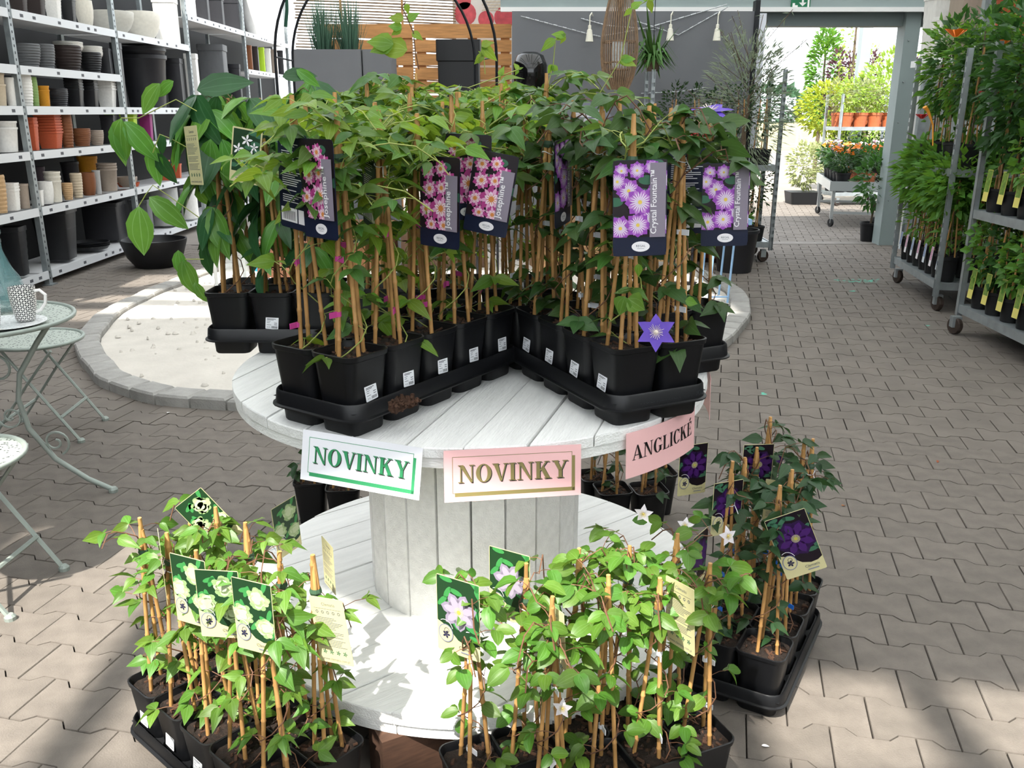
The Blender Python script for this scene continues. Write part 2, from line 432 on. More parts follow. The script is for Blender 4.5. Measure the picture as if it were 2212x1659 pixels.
class Print:
    """flat print: coloured polygons in the x-z plane of a tag, facing -y, on thin layers"""
    def __init__(s): s.b = MB(); s.ms = []; s.l = 0
    def mi(s, m):
        if m not in s.ms: s.ms.append(m)
        return s.ms.index(m)
    def put(s, polys, m, layer, ox=0, oy=0, rot=0, sc=1):
        c, sn = math.cos(rot), math.sin(rot); i = s.mi(m); y = -.0002 * layer
        for p in polys:
            pts = [(ox + (x * c - z * sn) * sc, y, oy + (x * sn + z * c) * sc) for x, z in p]
            s.b.poly(pts, i)
    def flower(s, cx, cy, r, n, cols, layer, rot=0, wide=.28, clip=None):
        for k, (m, f, wd) in enumerate(cols):
            for j in range(n):
                a = rot + 2 * math.pi * (j + .5 * k) / n
                pts = [(0, 0), (r * f * .45, wd * r * .9), (r * f * .75, wd * r * .75), (r * f, 0), (r * f * .75, -wd * r * .75), (r * f * .45, -wd * r * .9)]
                s.put([clipp([(cx + x * math.cos(a) - z * math.sin(a), cy + x * math.sin(a) + z * math.cos(a)) for x, z in pts], clip)], m, layer + k)
    def mesh(s, name): return s.b.mesh(name, s.ms)
def clipp(p, box):
    if not box: return p
    x0, y0, x1, y1 = box
    return [(min(max(x, x0), x1), min(max(y, y0), y1)) for x, y in p]

# ================================================================ signs on the reel edge
m_lam = M('laminate_white', '#f3f3f8', .25, spec=.5); m_lamp = M('laminate_pink', '#f6c3c3', .25, spec=.5)
m_green = M('print_green', '#3f9a66', .4); m_gold = M('print_gold', '#8c8052', .35); m_ink = M('print_ink', '#161314', .5); m_shd = M('print_shadow', '#3b3b36', .5)
def flat_sign(label, tl, tr, bl, base, W, H_, ink, gold):
    tl, tr, bl = Vector(tl), Vector(tr), Vector(bl)
    x = (tr - tl).normalized(); z = (tl - bl); z = (z - x * z.dot(x)).normalized(); y = z.cross(x)   # y points away from the viewer
    t = thing('sign', label, 'sign', tl)
    t.rotation_euler = Matrix((x, y, z)).transposed().to_euler()
    pts = [(px, -pz) for px, pz in ((0, 0), (W, 0), (W, H_), (0, H_))]
    MB().box((0, 0, -H_), (W, .0012, 0)).obj('card', base, t)
    p = Print()
    fx, fz = .06 * W, .13 * H_
    def frame(x0, z0, x1, z1, th): return [rc(x0, z0, x1, z0 + th), rc(x0, z1 - th, x1, z1), rc(x0, z0, x0 + th, z1), rc(x1 - th, z0, x1, z1)]
    p.put(frame(fx, -H_ + fz * 1.25, W - fx * 1.1, -fz, .0011), ink, 1)
    p.put([rc(fx * 1.25, -H_ + fz * .75, W - fx * .75, -H_ + fz * 1.25), rc(W - fx * 1.1, -H_ + fz * .75, W - fx * .75, -fz * 1.6)], ink, 1)
    ps, wd = word('NOVINKY', .42 * H_, .05); s = .80 * W / wd if .80 * W < wd * 1.3 else 1
    hgt = .42 * H_ * s
    p.put(ps, m_shd, 2, (W - wd * s) / 2 + .002, -H_ * .5 - hgt * .5 + .004 - .002, sc=s)
    p.put(ps, ink, 3, (W - wd * s) / 2, -H_ * .5 - hgt * .5 + .004, sc=s)
    put('print', p.mesh('print'), t)
    return t
def rimpt(px, py, z, out=.02):
    p = at(px, py, z); d = (p.xy - RC); d = d.normalized() * (RR + out); return Vector((RC.x + d.x, RC.y + d.y, z))
a_, b_ = atY(655, 927, 1.712), atY(924, 970, 1.618)
flat_sign('white laminated sign with green NOVINKY lettering on the reel edge', a_, b_, a_ + Vector((-.014, -.016, -.1)), m_lam, .272, .106, m_green, None)
a_, b_ = atY(958, 974, 1.618), atY(1266, 959, 1.670)
flat_sign('pink laminated sign with gold NOVINKY lettering on the reel edge', a_, b_, a_ + Vector((.0, -.014, -.1)), m_lamp, .280, .106, m_gold, None)
def curved_sign(label, px0, py0, z0, drop, W, H_, txt, th, name='sign', tilt=0):
    d = (at(px0, py0, z0).xy - RC); a0 = math.atan2(d.y, d.x); rr = RR + .007
    t = thing('sign', label, 'sign', (RC.x, RC.y, 0))
    def mp(x, z, o=0): a = a0 + x / rr; return ((rr + o) * math.cos(a), (rr + o) * math.sin(a), z0 + z + tilt * x)
    b = MB(); n = 14
    b.rings([[mp(W * i / n, 0), mp(W * i / n, 0, .0012), mp(W * i / n, -H_, .0012 + .004), mp(W * i / n, -H_, .004)] for i in range(n + 1)])
    b.obj('card', m_lamp, t)
    ps, wd = word(txt, th, .05); ps2 = [[( (W - wd) / 2 + x, -H_ * .30 - th + z) for x, z in p] for p in ps]
    c = MB()
    for p in ps2: c.poly([mp(x, z, .0022 + .004 * (-z / H_)) for x, z in p])
    c.obj('print', m_ink, t); return t
curved_sign('pink sign with black ANGLICKÉ lettering bent around the reel edge', 1350, 936, .808, 0, .262, .102, 'ANGLICKÉ', .033)
curved_sign('pink sign seen edge-on beyond the ANGLICKÉ sign on the reel edge', 1524, 818, .81, 0, .17, .11, 'NOVINKY', .04)
# ================================================================ trays, pots, climbing plants
m_black = M('black_plastic', '#0e0f12', .42, var=.15, vs=25, spec=.45)
m_blackm = M('black_plastic_matt', '#101114', .55, spec=.4)
m_soil = M('potting_soil', '#241a14', .95, var=.55, vs=70, bump=1.0, bs=120)
m_bark = M('bark_crumbs', '#432d20', .95, var=.4, vs=60)
m_cane = M('bamboo_cane', '#b68a54', .5, var=.25, vs=9, stretch=(6, 6, 1.2), rnd=.16)
m_stem = M('green_stem', '#97a154', .6, var=.2); m_stem2 = M('brown_stem', '#6b4a36', .7)
m_gtape = M('green_tape', '#3f5a45', .5); m_string = M('white_string', '#e6e8ee', .5)
m_lab = M('label_white', '#eef0f4', .4)
m_ink2 = M('label_ink', '#4a4c52', .6)
TAPES = {'pink': M('pink_tape', '#c2438f', .5), 'white': M('white_tape', '#e4e6ec', .5), 'blue': M('blue_tape', '#1f6fd6', .5), 'none': None}
PH = .168; PT2, PB = .058, .045
def potprof(z): return PB + (PT2 - PB) * z / PH
def build_pot():
    b = MB(); rr = []
    for w_, z in ((PB - .004, 0), (PB, .004), (potprof(.08), .08), (PT2, PH - .012), (PT2 + .003, PH - .010), (PT2 + .004, PH), (PT2 + .001, PH + .001), (PT2 - .001, PH - .003), (PT2 - .004, PH - .03)):
        rr.append(ring3(rrect(w_, w_, w_ * .38, 4), z))
    b.rings(rr, c1=False)
    return b.mesh('pot', m_black, True, 40)
pot_me = build_pot()
def build_soil(i):
    b = MB(); rs = []
    rnd = random.Random(i)
    for f, dz in ((1, 0), (.7, .004), (.4, .006), (.15, .006)):
        rs.append([(x * f, y * f, PH - .018 + dz + rnd.uniform(-.003, .003)) for x, y in rrect(PT2 - .003, PT2 - .003, PT2 * .38, 4)])
    b.rings(rs, c0=False)
    for k in range(26):
        x, y = rnd.uniform(-.045, .045), rnd.uniform(-.045, .045); s = rnd.uniform(.002, .006); a = rnd.uniform(0, 3)
        m = Matrix.Translation((x, y, PH - .012)) @ Euler((rnd.uniform(-.5, .5), rnd.uniform(-.5, .5), a)).to_matrix().to_4x4()
        b.box((-s * 1.6, -s * .6, -.002), (s * 1.6, s * .6, .002), 1, m)
    return b.mesh('soil', [m_soil, m_bark], True, 40)
soil_me = [build_soil(i) for i in range(4)]
def build_cane(seed):
    rnd = random.Random(seed); b = MB(); rs = []
    nodes = [rnd.uniform(.08, .2)]
    while nodes[-1] < .85: nodes.append(nodes[-1] + rnd.uniform(.2, .32))
    zs = [(0, 1)]
    for z in nodes:
        if z < .97: zs += [(z - .008, 1), (z - .003, 1.22), (z + .004, 1.18), (z + .010, .97)]
    zs += [(1, .95)]
    cx = rnd.uniform(-.003, .003)
    for z, f in zs:
        rs.append([(cx * math.sin(3 * z) + .0046 * f * math.cos(k * math.pi / 4), .0046 * f * math.sin(k * math.pi / 4), z) for k in range(8)])
    b.rings(rs); return b.mesh('cane', m_cane, True, 60)
cane_me = [build_cane(i) for i in range(5)]
def price_print():
    p = Print(); W, H_ = .034, .036
    p.put([rc(-.014, .010, .010, .0115), rc(-.014, .0075, .004, .0088), rc(-.014, .0035, -.004, .0046), rc(-.014, -.0005, -.006, .0006), rc(-.014, -.006, -.002, -.005), rc(.006, -.0005, .014, .001), rc(.006, -.005, .014, -.0035)], m_ink2, 2)
    p.put([rc(-.012 + i * .0045, -.0125, -.012 + i * .0045 + .0018, -.011) for i in range(2)], m_ink2, 2)
    x = -.001; k = 0
    while x < .014:
        wd = (.0006, .0012, .0008, .0016)[k % 4]; p.put([rc(x, -.0145, x + wd, -.0085)], m_ink2, 2); x += wd + .0008; k += 1
    return p.mesh('print')
price_pm = price_print()
lab_me = MB().rings([[(x, -.0003, z) for x, z in rrect(.0175, .0175, .002, 2)], [(x, .0003, z) for x, z in rrect(.0175, .0175, .002, 2)]]).mesh('price_label', m_lab)
tie_me = MB().lathe([(.0105, -.008), (.013, 0), (.0105, .008)], 10, c0=False).mesh('green_tie', m_gtape)
str_me = MB().tube([(.014 * math.cos(a * .52), .014 * math.sin(a * .52), .003 * math.sin(a)) for a in range(13)] + [(.02, -.004, -.012), (.024, -.006, -.022)], .0011, 4).mesh('string', m_string)
def tape_mesh(c):
    b = MB(); b.lathe([(.0062, -.005), (.0062, .005)], 8, c0=False)
    b.box((.004, -.001, -.006), (.024, .001, .006)); return b.mesh('plant_tape', TAPES[c])
tape_me = {c: tape_mesh(c) for c in ('pink', 'white', 'blue')}

def leaf_mesh(name, mat, width, shape, seed, ln=1.0):
    """leaf of length 1 along +y; two halves folded along the midrib, tip drooping"""
    rnd = random.Random(seed)
    prof = {'ovate': [(0, .0), (.10, .62), (.28, 1), (.5, .88), (.75, .45), (1, 0)],
            'heart': [(0, .25), (.02, .72), (.22, 1), (.5, .85), (.78, .38), (1, 0)],
            'round': [(0, 0), (.12, .7), (.35, 1), (.6, .95), (.85, .55), (1, 0)],
            'lance': [(0, 0), (.12, .6), (.35, 1), (.6, .92), (.82, .5), (1, 0)],
            'slim': [(0, .3), (.3, 1), (.6, .9), (.85, .5), (1, 0)]}[shape]
    fold = rnd.uniform(.10, .35); droop = rnd.uniform(.1, .45); tw = rnd.uniform(-.25, .25); b = MB(); vs = []; fs = []
    for y, wv in prof:
        zc = -droop * y * y; w_ = wv * width / 2
        c, s = math.cos(tw * y), math.sin(tw * y)
        for x, z in ((-w_, fold * w_), (-w_ * .5, fold * w_ * .62), (0, 0), (w_ * .5, fold * w_ * .62), (w_, fold * w_)):
            e = rnd.uniform(-.012, .012) if x else 0
            vs.append((x * c - z * s, y + (e if 0 < y < 1 else 0), zc + x * s + z * c + e))
    n = 5
    for i in range(len(prof) - 1):
        for j in range(4): fs.append((i * n + j, i * n + j + 1, (i + 1) * n + j + 1, (i + 1) * n + j))
    if shape == 'heart':
        vs[0] = (-.28 * width, -.10, vs[0][2]); vs[4] = (.28 * width, -.10, vs[4][2])
    b.add(vs, fs); return b.mesh(name, mat, True, 180)
def leafmat(name, col, tr, trcol=None, rough=.42, rnd=.22, hue=.02, k=.13):
    m = M(name, col, rough, var=.12, vs=3, trans=tr, rnd=rnd, spec=.35, hue=hue)
    nt = m.node_tree; N = nt.nodes; L = nt.links; p = N['Principled BSDF']; trn = [n for n in N if n.type == 'BSDF_TRANSLUCENT'][0]
    src = p.inputs['Base Color'].links[0].from_socket
    # pale midrib and two side veins drawn in the leaf's own coordinates
    tc = N.new('ShaderNodeTexCoord'); sx = N.new('ShaderNodeSeparateXYZ'); L.new(tc.outputs['Object'], sx.inputs['Vector'])
    def op(o, a, b=None, v=None):
        n = N.new('ShaderNodeMath'); n.operation = o; L.new(a, n.inputs[0])
        if b is not None: L.new(b, n.inputs[1])
        if v is not None: n.inputs[1].default_value = v
        return n.outputs[0]
    ax = op('ABSOLUTE', sx.outputs['X']); sn = op('MULTIPLY', op('SINE', op('MULTIPLY', sx.outputs['Y'], v=3.1416)), v=k)
    mask = op('MAXIMUM', op('LESS_THAN', ax, v=.009), op('LESS_THAN', op('ABSOLUTE', op('SUBTRACT', ax, sn)), v=.006))
    hs = N.new('ShaderNodeHueSaturation'); hs.inputs['Value'].default_value = 1.55; hs.inputs['Saturation'].default_value = .8; L.new(src, hs.inputs['Color'])
    mx = N.new('ShaderNodeMix'); mx.data_type = 'RGBA'; L.new(op('MULTIPLY', mask, v=.7), mx.inputs['Factor']); L.new(src, mx.inputs[6]); L.new(hs.outputs['Color'], mx.inputs[7])
    L.new(mx.outputs[2], p.inputs['Base Color'])
    t2 = N.new('ShaderNodeMix'); t2.data_type = 'RGBA'; t2.inputs['Factor'].default_value = .55; L.new(mx.outputs[2], t2.inputs[6]); t2.inputs[7].default_value = (*rgb(trcol), 1)
    hv = N.new('ShaderNodeHueSaturation'); hv.inputs['Value'].default_value = 1.2; L.new(t2.outputs[2], hv.inputs['Color']); L.new(hv.outputs['Color'], trn.inputs['Color'])
    return m
ml_jos = leafmat('leaf_fresh_green', '#678c2e', .42, '#aec436', hue=.028)
ml_jod = leafmat('leaf_mid_green', '#46692a', .3, '#7d9a34', hue=.028)
ml_cry = leafmat('leaf_deep_green', '#3a582a', .27, '#628233')
ml_kol = leafmat('leaf_yellow_green', '#557a2c', .30, '#86a034')  # these leaves' own yellow-green, one base colour
ml_whi = leafmat('leaf_bright_green', '#507729', .30, '#82a034')
ml_pur = leafmat('leaf_dark_green', '#2b4728', .22, '#4e7332')
ml_arm = leafmat('leaf_glossy_dark_green', '#2c5530', .15, '#4f8233', .3, .18, .015)
ml_arl = leafmat('leaf_glossy_light_green', '#5b8f38', .25, '#8ab33f', .32, .14, .015)
LV = {}
for nm, mt, wd, sh in (('jos', ml_jos, .52, 'ovate'), ('jod', ml_jod, .52, 'ovate'), ('cry', ml_cry, .66, 'heart'), ('kol', ml_kol, .56, 'ovate'), ('whi', ml_whi, .66, 'round'), ('pur', ml_pur, .56, 'ovate'), ('arm', ml_arm, .44, 'lance'), ('arl', ml_arl, .42, 'lance')):
    LV[nm] = [leaf_mesh('leaf', mt, wd * f, sh, hash(nm) % 97 + i if False else (sum(map(ord, nm)) + i)) for i, f in enumerate((1, .9, 1.1, .95, 1.05))]

def make_tray(label, loc, a, nu, nv, pitch=.119):
    """carrying tray: nu pots long (axis at angle a), nv wide; origin at the centre of pot (0,0)"""
    t = thing('carrying_tray', label, 'tray', loc, a)
    b = MB(); h = .055; k = 4
    hole = rrect(.0535, .0535, .02, k); cup = rrect(.050, .050, .02, k); cupb = rrect(.047, .047, .018, k)
    n = len(hole)
    sq = []
    for x, y in hole:
        m = max(abs(x), abs(y)); sq.append((x / m * pitch / 2, y / m * pitch / 2))
    for i in range(nu):
        for j in range(nv):
            cx, cy = i * pitch, j * pitch
            R3 = lambda P, z: [(cx + x, cy + y, z) for x, y in P]
            b.rings([R3(sq, h), R3(hole, h), R3(cup, h - .01), R3(cupb, .003), R3([(x * .95, y * .95) for x, y in cupb], 0.0015)], c0=False)
            b.rings([R3([(x * 1.03, y * 1.03) for x, y in cup], h - .006), R3([(x * 1.03, y * 1.03) for x, y in cupb], .004), R3([(x * .98, y * .98) for x, y in cupb], 0)], c0=False)
    b.obj('cells', m_blackm, t, smooth=True, angle=40)
    hx, hy = nu * pitch / 2, nv * pitch / 2; cx, cy = (nu - 1) * pitch / 2, (nv - 1) * pitch / 2
    rim = MB(); rs = []
    for e, z in ((0, h - .002), (.002, h + .016), (.004, h + .018), (.007, h + .014), (.010, h - .012), (.016, h - .014), (.016, h - .017), (.008, h - .016), (.0, h - .004)):
        rs.append([(cx + x, cy + y, z) for x, y in rrect(hx + e, hy + e, .035 + e, 5)])
    rim.rings(rs, loop=True); rim.obj('rim', m_black, t, smooth=True, angle=50)
    return t

def vine_clusters(plant, paths, leaves, dens, size, stemmat, zsoil, tri=True, droop=.25, maxn=999, lean=None):
    sm = MB(); n = 0
    for path, d, thick in paths:
        sm.tube(path, thick, 4)
        L = 0; nxt = U(0, 1) / max(d, .1)
        for p0, p1 in zip(path, path[1:]):
            p0, p1 = Vector(p0), Vector(p1); seg = (p1 - p0).length
            while nxt < L + seg and n < maxn:
                f = (nxt - L) / seg; p = p0.lerp(p1, f)
                nxt += U(.6, 1.4) / d
                a = U(0, 6.28); out = Vector((math.cos(a), math.sin(a), U(-.1, .5)))
                if lean is not None: out += lean * U(.2, 1.0)
                out.normalize()
                pl = U(.02, .05); e = p + out * pl
                sm.tube([p, p + out * pl * .5 + Vector((0, 0, .004)), e], .0009, 3)
                dirs = [out + Vector((0, 0, -droop * U(.3, 2)))]
                if tri:
                    side = out.cross(Vector((0, 0, 1))).normalized()
                    dirs += [out * .4 + side + Vector((0, 0, -droop * U(0, 2))), out * .4 - side + Vector((0, 0, -droop * U(0, 2)))]
                for dd in dirs:
                    nr = Vector((0, -.25, 1)) + rv() * .75
                    s = size * U(.65, 1.2)
                    put('leaf', random.choice(leaves), plant, e, basis(dd, nr).to_euler(), (s, s, s)); n += 1
            L += seg
    if sm.v: sm.obj('stem', stemmat, plant)
    return n

def climbing_plant(label, group, loc, cane_h, style, ncl=(26, 10), face=None, tape=None, rotz=0, ncane=3, spread=.0, size=None, toplean=(0, 0), name='potted_clematis', sticker_dz=.085, pinch=.86, droop=.25):
    t = thing(name, label, 'potted plant', loc, 0, group)
    put('pot', pot_me, t, (0, 0, 0), (0, 0, rotz))
    put('soil', random.choice(soil_me), t, (0, 0, 0), (0, 0, rotz))
    zs = PH - .02
    tl = Vector((toplean[0], toplean[1], 0))
    top = Vector((0, 0, zs + cane_h * pinch)) + tl
    a0 = U(0, 6.28)
    for k in range(ncane):
        a = a0 + 2 * math.pi * k / ncane + U(-.2, .2); rb = U(.026, .042)
        base = Vector((rb * math.cos(a), rb * math.sin(a), zs - .01)); pin = top + Vector((.0055 * math.cos(a), .0055 * math.sin(a), 0))
        d = pin - base; ln = d.length / pinch * U(.97, 1.06)
        o = put('cane', random.choice(cane_me), t, base, d.to_track_quat('Z', 'Y').to_euler(), (1, 1, ln))
    put('green_tie', tie_me, t, top, (U(-.1, .1), U(-.1, .1), 0))
    put('string', str_me, t, top + Vector((0, 0, -.02)), (U(-.15, .15), U(-.15, .15), U(-1.5, .5)))
    if tape:
        for z in (U(.06, .1), U(.18, .26)):
            a = a0; rb = .03 * (1 - z / cane_h)
            put('plant_tape', tape_me[tape], t, (rb * math.cos(a), rb * math.sin(a), zs + z), (0, 0, U(-2.5, -.6)))
    if face is not None:
        z = sticker_dz; d = potprof(z) + .0022; tilt = math.atan2(PT2 - PB, PH)
        lb = put('price_label', lab_me, t, (d * math.sin(face), -d * math.cos(face), z), (-tilt, U(-.12, .12), face))
        put('print', price_pm, lb)
    lv, col, sz, dens, stem = style
    sz = size or sz
    # vine twining round the canes
    path = []; turns = 2.5; nn = 20
    for i in range(nn + 1):
        f = i / nn; rad = .03 * (1 - f) + .012; a = a0 + f * turns * 6.28
        path.append(Vector((rad * math.cos(a), rad * math.sin(a), zs + f * cane_h * .95)) + tl * f)
    lo = path[:9]; hi = path[8:]
    P = [(lo, dens[0], .0014), (hi, dens[1], .0014)]
    for k in range(ncl[1]):
        b0 = Vector(path[-1 - random.randint(0, 6)]); a = U(0, 6.28); L = U(.5, 1) * spread; pts = [b0]
        for i in range(1, 5):
            f = i / 4
            pts.append(b0 + Vector((math.cos(a + .5 * f) * L * f, math.sin(a + .5 * f) * L * f, .06 * math.sin(f * 2.4) * U(.4, 1.3) - .04 * f * f)))
        P.append((pts, dens[2], .0015))
    vine_clusters(t, P, lv, dens, sz, stem, zs, droop=droop)
    return t
# ================================================================ printed plant tags
mp = {k: M('tagprint_' + k, c, .35) for k, c in dict(navy='#1a2138', dark='#241d22', lilacgrey='#8b8290', white='#f4f1f4', magenta='#b8468c', pink='#e8aed0', palepink='#f3dcea', orange='#d98a4a', yellow='#e8c95a', violet='#9a4cb8', vio2='#c07fd0', spike='#f2eaf4', leafg='#3d6b52', cream='#cfc898', green='#1f3d24', green2='#3f8a4a', flo1='#8ea874', flo2='#a8bd8c', flo3='#c0cda8', grey='#7d8196', lil='#90869a', lil2='#a79eb0', lilc='#b7b04e', deep='#2a1042', deep2='#431a63', deepbg='#160d18', inkb='#2b2c4a', graphite='#555a66').items()}
def ellipse(cx, cz, rx, rz, n=20): return [(cx + rx * math.cos(2*math.pi*i/n), cz + rz * math.sin(2*math.pi*i/n)) for i in range(n)]
def regal_print(kind, W, H_):
    p = Print(); x0, x1 = -W / 2 + .001, W / 2 - .001; zb = -H_ * .80; box = (x0, zb, x1, -.001); rnd = random.Random(3 if kind == 'jos' else 5)
    p.put([rc(x0, zb, x1, -.001)], mp['dark'], 1)
    for k in range(9): p.put([clipp(ellipse(rnd.uniform(x0, x1), rnd.uniform(zb, 0), .016, .009), box)], mp['leafg'], 2)
    if kind == 'jos': spots = [(-.030, -.030, .020), (.004, -.024, .018), (.026, -.046, .02), (-.026, -.066, .022), (.006, -.062, .019), (-.034, -.108, .021), (.004, -.104, .030), (.012, -.138, .02), (-.02, -.138, .018)]
    else: spots = [(-.036, -.02, .016), (-.006, -.02, .018), (.022, -.014, .016), (-.022, -.058, .025), (-.044, -.04, .02), (.0, -.08, .030), (.026, -.062, .016), (.022, -.112, .026), (-.004, -.124, .026), (-.038, -.13, .026), (.045, -.04, .02), (.045, -.125, .02)]
    for i, (cx, cz, r) in enumerate(spots):
        cx *= W / .105; cz *= H_ / .185; l = 3 + (i % 3) * 5; ro = rnd.uniform(0, 6)
        if kind == 'jos': p.flower(cx, cz, r, 6, [(mp['magenta'], 1, .34), (mp['pink'], .95, .17), (mp['palepink'], .6, .16)], l, ro, clip=box); p.flower(cx, cz, r * .45, 12, [(mp['orange'], 1, .07)], l + 3, ro, clip=box); p.put([clipp(ellipse(cx, cz, r * .22, r * .22, 8), box)], mp['orange'], l + 4)
        else: p.flower(cx, cz, r, 8, [(mp['violet'], 1, .34), (mp['vio2'], .85, .22)], l, ro, clip=box); p.flower(cx, cz, r * .7, 20, [(mp['spike'], 1, .055)], l + 3, ro, clip=box); p.put([clipp(ellipse(cx, cz, r * .14, r * .14, 8), box)], mp['yellow'], l + 4)
    xs = .19 * W
    txt, tw = textpolys('Josephine™' if kind == 'jos' else 'Crystal Fountain™', 1, .012)
    ln = H_ * (.50 if kind == 'jos' else .66); s = ln / tw
    p.put([rc(.18 * W, zb, x1 - .002, zb + ln + .02)], mp['lilacgrey'], 22)
    p.put(txt, mp['white'], 24, .30 * W, zb + .006, R(90), s)
    p.put([rc(x0, -H_ + .001, x1, zb)], mp['navy'], 2)
    p.put([ellipse(.02 * W, -H_ * .90, W * .17, H_ * .055, 24)], mp['white'], 3)
    tx, tw = textpolys('REGAL', 1); s = W * .18 / tw
    p.put(tx, mp['graphite'], 4, .02 * W - W * .09, -H_ * .905, 0, s); p.put([rc(.02 * W - .007, -H_ * .922, .02 * W + .007, -H_ * .919)], mp['graphite'], 4)
    return p.mesh('print')
def regal_back(W, H_):
    p = Print(); z = -.02; rnd = random.Random(9)
    while z > -H_ * .72:
        p.put([rc(-W * .38, z - .0016, -W * .38 + W * rnd.uniform(.4, .76), z)], mp['white'], 1); z -= .0042 if rnd.random() < .8 else .010
    p.put([rc(-W * .45, -H_ * .93, W * .1, -H_ * .78), rc(W * .14, -H_ * .93, W * .45, -H_ * .78)], mp['white'], 1)
    x = -W * .38
    while x < W * .05: p.put([rc(x, -H_ * .91, x + .0015, -H_ * .81)], m_ink2, 2); x += .0035
    return p.mesh('print')
def clem_print(kind, W, H_):
    p = Print(); x0, x1 = -W / 2 + .001, W / 2 - .001; rnd = random.Random(sum(map(ord, kind)))
    bot = [(x0, -H_ * .60), (x0 + W * .12, -H_ * .63), (x0 + W * .3, -H_ * .70), (x0 + W * .48, -H_ * .80), (x0 + W * .68, -H_ * .84), (x0 + W * .85, -H_ * .83), (x1, -H_ * .79)]
    def zlim(x):
        for (a, za), (b_, zb) in zip(bot, bot[1:]):
            if a <= x <= b_: return za + (zb - za) * (x - a) / (b_ - a)
        return bot[-1][1]
    def cl(pts): return [(min(max(x, x0), x1), min(max(z, zlim(min(max(x, x0), x1))), -.001)) for x, z in pts]
    bg_ = {'kol': mp['green'], 'lil': mp['green'], 'vio': mp['deepbg']}[kind]
    p.put([bot + [(x1, -.001), (x0, -.001)]], bg_, 1)
    for k in range(12):
        a = rnd.uniform(0, 3.1); cx, cz = rnd.uniform(x0, x1), rnd.uniform(-H_ * .75, 0)
        p.put([cl([(cx + x * math.cos(a) - z * math.sin(a), cz + x * math.sin(a) + z * math.cos(a)) for x, z in ellipse(0, 0, .013, .005, 10)])], mp['green2'] if kind != 'vio' else mp['leafg'], 2)
    if kind == 'kol':
        for i, (cx, cz, r) in enumerate(((.012, -.034, .023), (-.024, -.070, .022), (.024, -.088, .021))):
            p.put([cl(ellipse(cx, cz, r * .8, r * .8, 14))], mp['flo1'], 3); p.put([cl(ellipse(cx, cz, r * .35, r * .3, 10))], mp['flo2'], 6)
            for l, (m_, f, n) in enumerate(((mp['flo1'], 1, 11), (mp['flo2'], .85, 10), (mp['flo3'], .68, 9), (mp['flo2'], .5, 8), (mp['flo3'], .3, 6))):
                for j in range(n):
                    a = rnd.uniform(0, 6.28); rr = r * f * rnd.uniform(.5, .9)
                    p.put([cl(ellipse(cx + rr * math.cos(a), cz + rr * math.sin(a), r * .32, r * .24, 8))], m_, 3 + l)
    else:
        cx, cz, r = (.002, -.06, .036) if kind == 'lil' else (.004, -.058, .042)
        for l, (m_, f, wd, n) in enumerate(((mp['lil'], 1, .34, 7), (mp['lil2'], .85, .2, 7)) if kind == 'lil' else ((mp['deep'], 1, .42, 8), (mp['deep2'], .88, .22, 8))):
            for j in range(n):
                a = 2 * math.pi * j / n + .3; pts = [(0, 0), (r * f * .45, wd * r), (r * f * .8, wd * r * .7), (r * f, 0), (r * f * .8, -wd * r * .7), (r * f * .45, -wd * r)]
                p.put([cl([(cx + x * math.cos(a) - z * math.sin(a), cz + x * math.sin(a) + z * math.cos(a)) for x, z in pts])], m_, 3 + l)
        for j in range(18):
            a = j * .349; p.put([[(cx, cz), (cx + .009 * math.cos(a), cz + .009 * math.sin(a)), (cx + .009 * math.cos(a + .16), cz + .009 * math.sin(a + .16))]], mp['cream'], 6)
        p.put([ellipse(cx, cz, .004, .004, 8)], mp['lilc'], 7)
    cx, cz = x0 + W * .20, -H_ * .745
    p.put([ellipse(cx, cz, W * .165, H_ * .115, 24)], mp['cream'], 8)
    p.put(arcring(cx, cz, W * .175, H_ * .12, W * .155, H_ * .108, 0, 360, 20), mp['grey'], 9)
    p.put(arcring(cx - W * .02, cz + H_ * .03, W * .20, H_ * .15, W * .19, H_ * .143, 20, 120, 10), mp['white'], 9)
    p.flower(cx + .001, cz - .002, .008, 5, [(mp['inkb'], 1, .3)], 10); p.put(arcring(cx + .002, cz + .006, .005, .005, .004, .004, 0, 360, 10), mp['inkb'], 10)
    tx, tw = textpolys('Clematis', 1); s = W * .36 / tw; p.put(tx, mp['graphite'], 9, x0 + W * .50, -H_ * .90, 0, s)
    p.put([rc(x0 + W * .55, -H_ * .945, x0 + W * .82, -H_ * .93)], mp['grey'], 9)
    return p.mesh('print')
def cream_back(W, H_):
    p = Print(); z = -H_ * .30; rnd = random.Random(4)
    tx, tw = textpolys('Clematis', 1); p.put(tx, mp['graphite'], 1, -W * .16, -H_ * .12, 0, W * .4 / tw); p.put([rc(-W * .4, -H_ * .17, W * .4, -H_ * .165)], mp['graphite'], 1)
    for k in range(5): p.put(arcring(-W * .32 + k * W * .16, -H_ * .22, .0035, .0035, .002, .002, 0, 360, 8), mp['graphite'], 1)
    while z > -H_ * .74:
        p.put([rc(-W * .42, z - .0011, -W * .42 + W * rnd.uniform(.5, .84), z)], mp['graphite'], 1); z -= .0034 if rnd.random() < .85 else .007
    for k in range(4): p.flower(-W * .3 + k * W * .2, -H_ * .83, .006, 5, [(mp['leafg'], 1, .25)], 1)
    tx, tw = textpolys('www.clematis.com.pl', 1); p.put(tx, mp['graphite'], 1, -W * .4, -H_ * .96, 0, W * .8 / tw)
    return p.mesh('print')
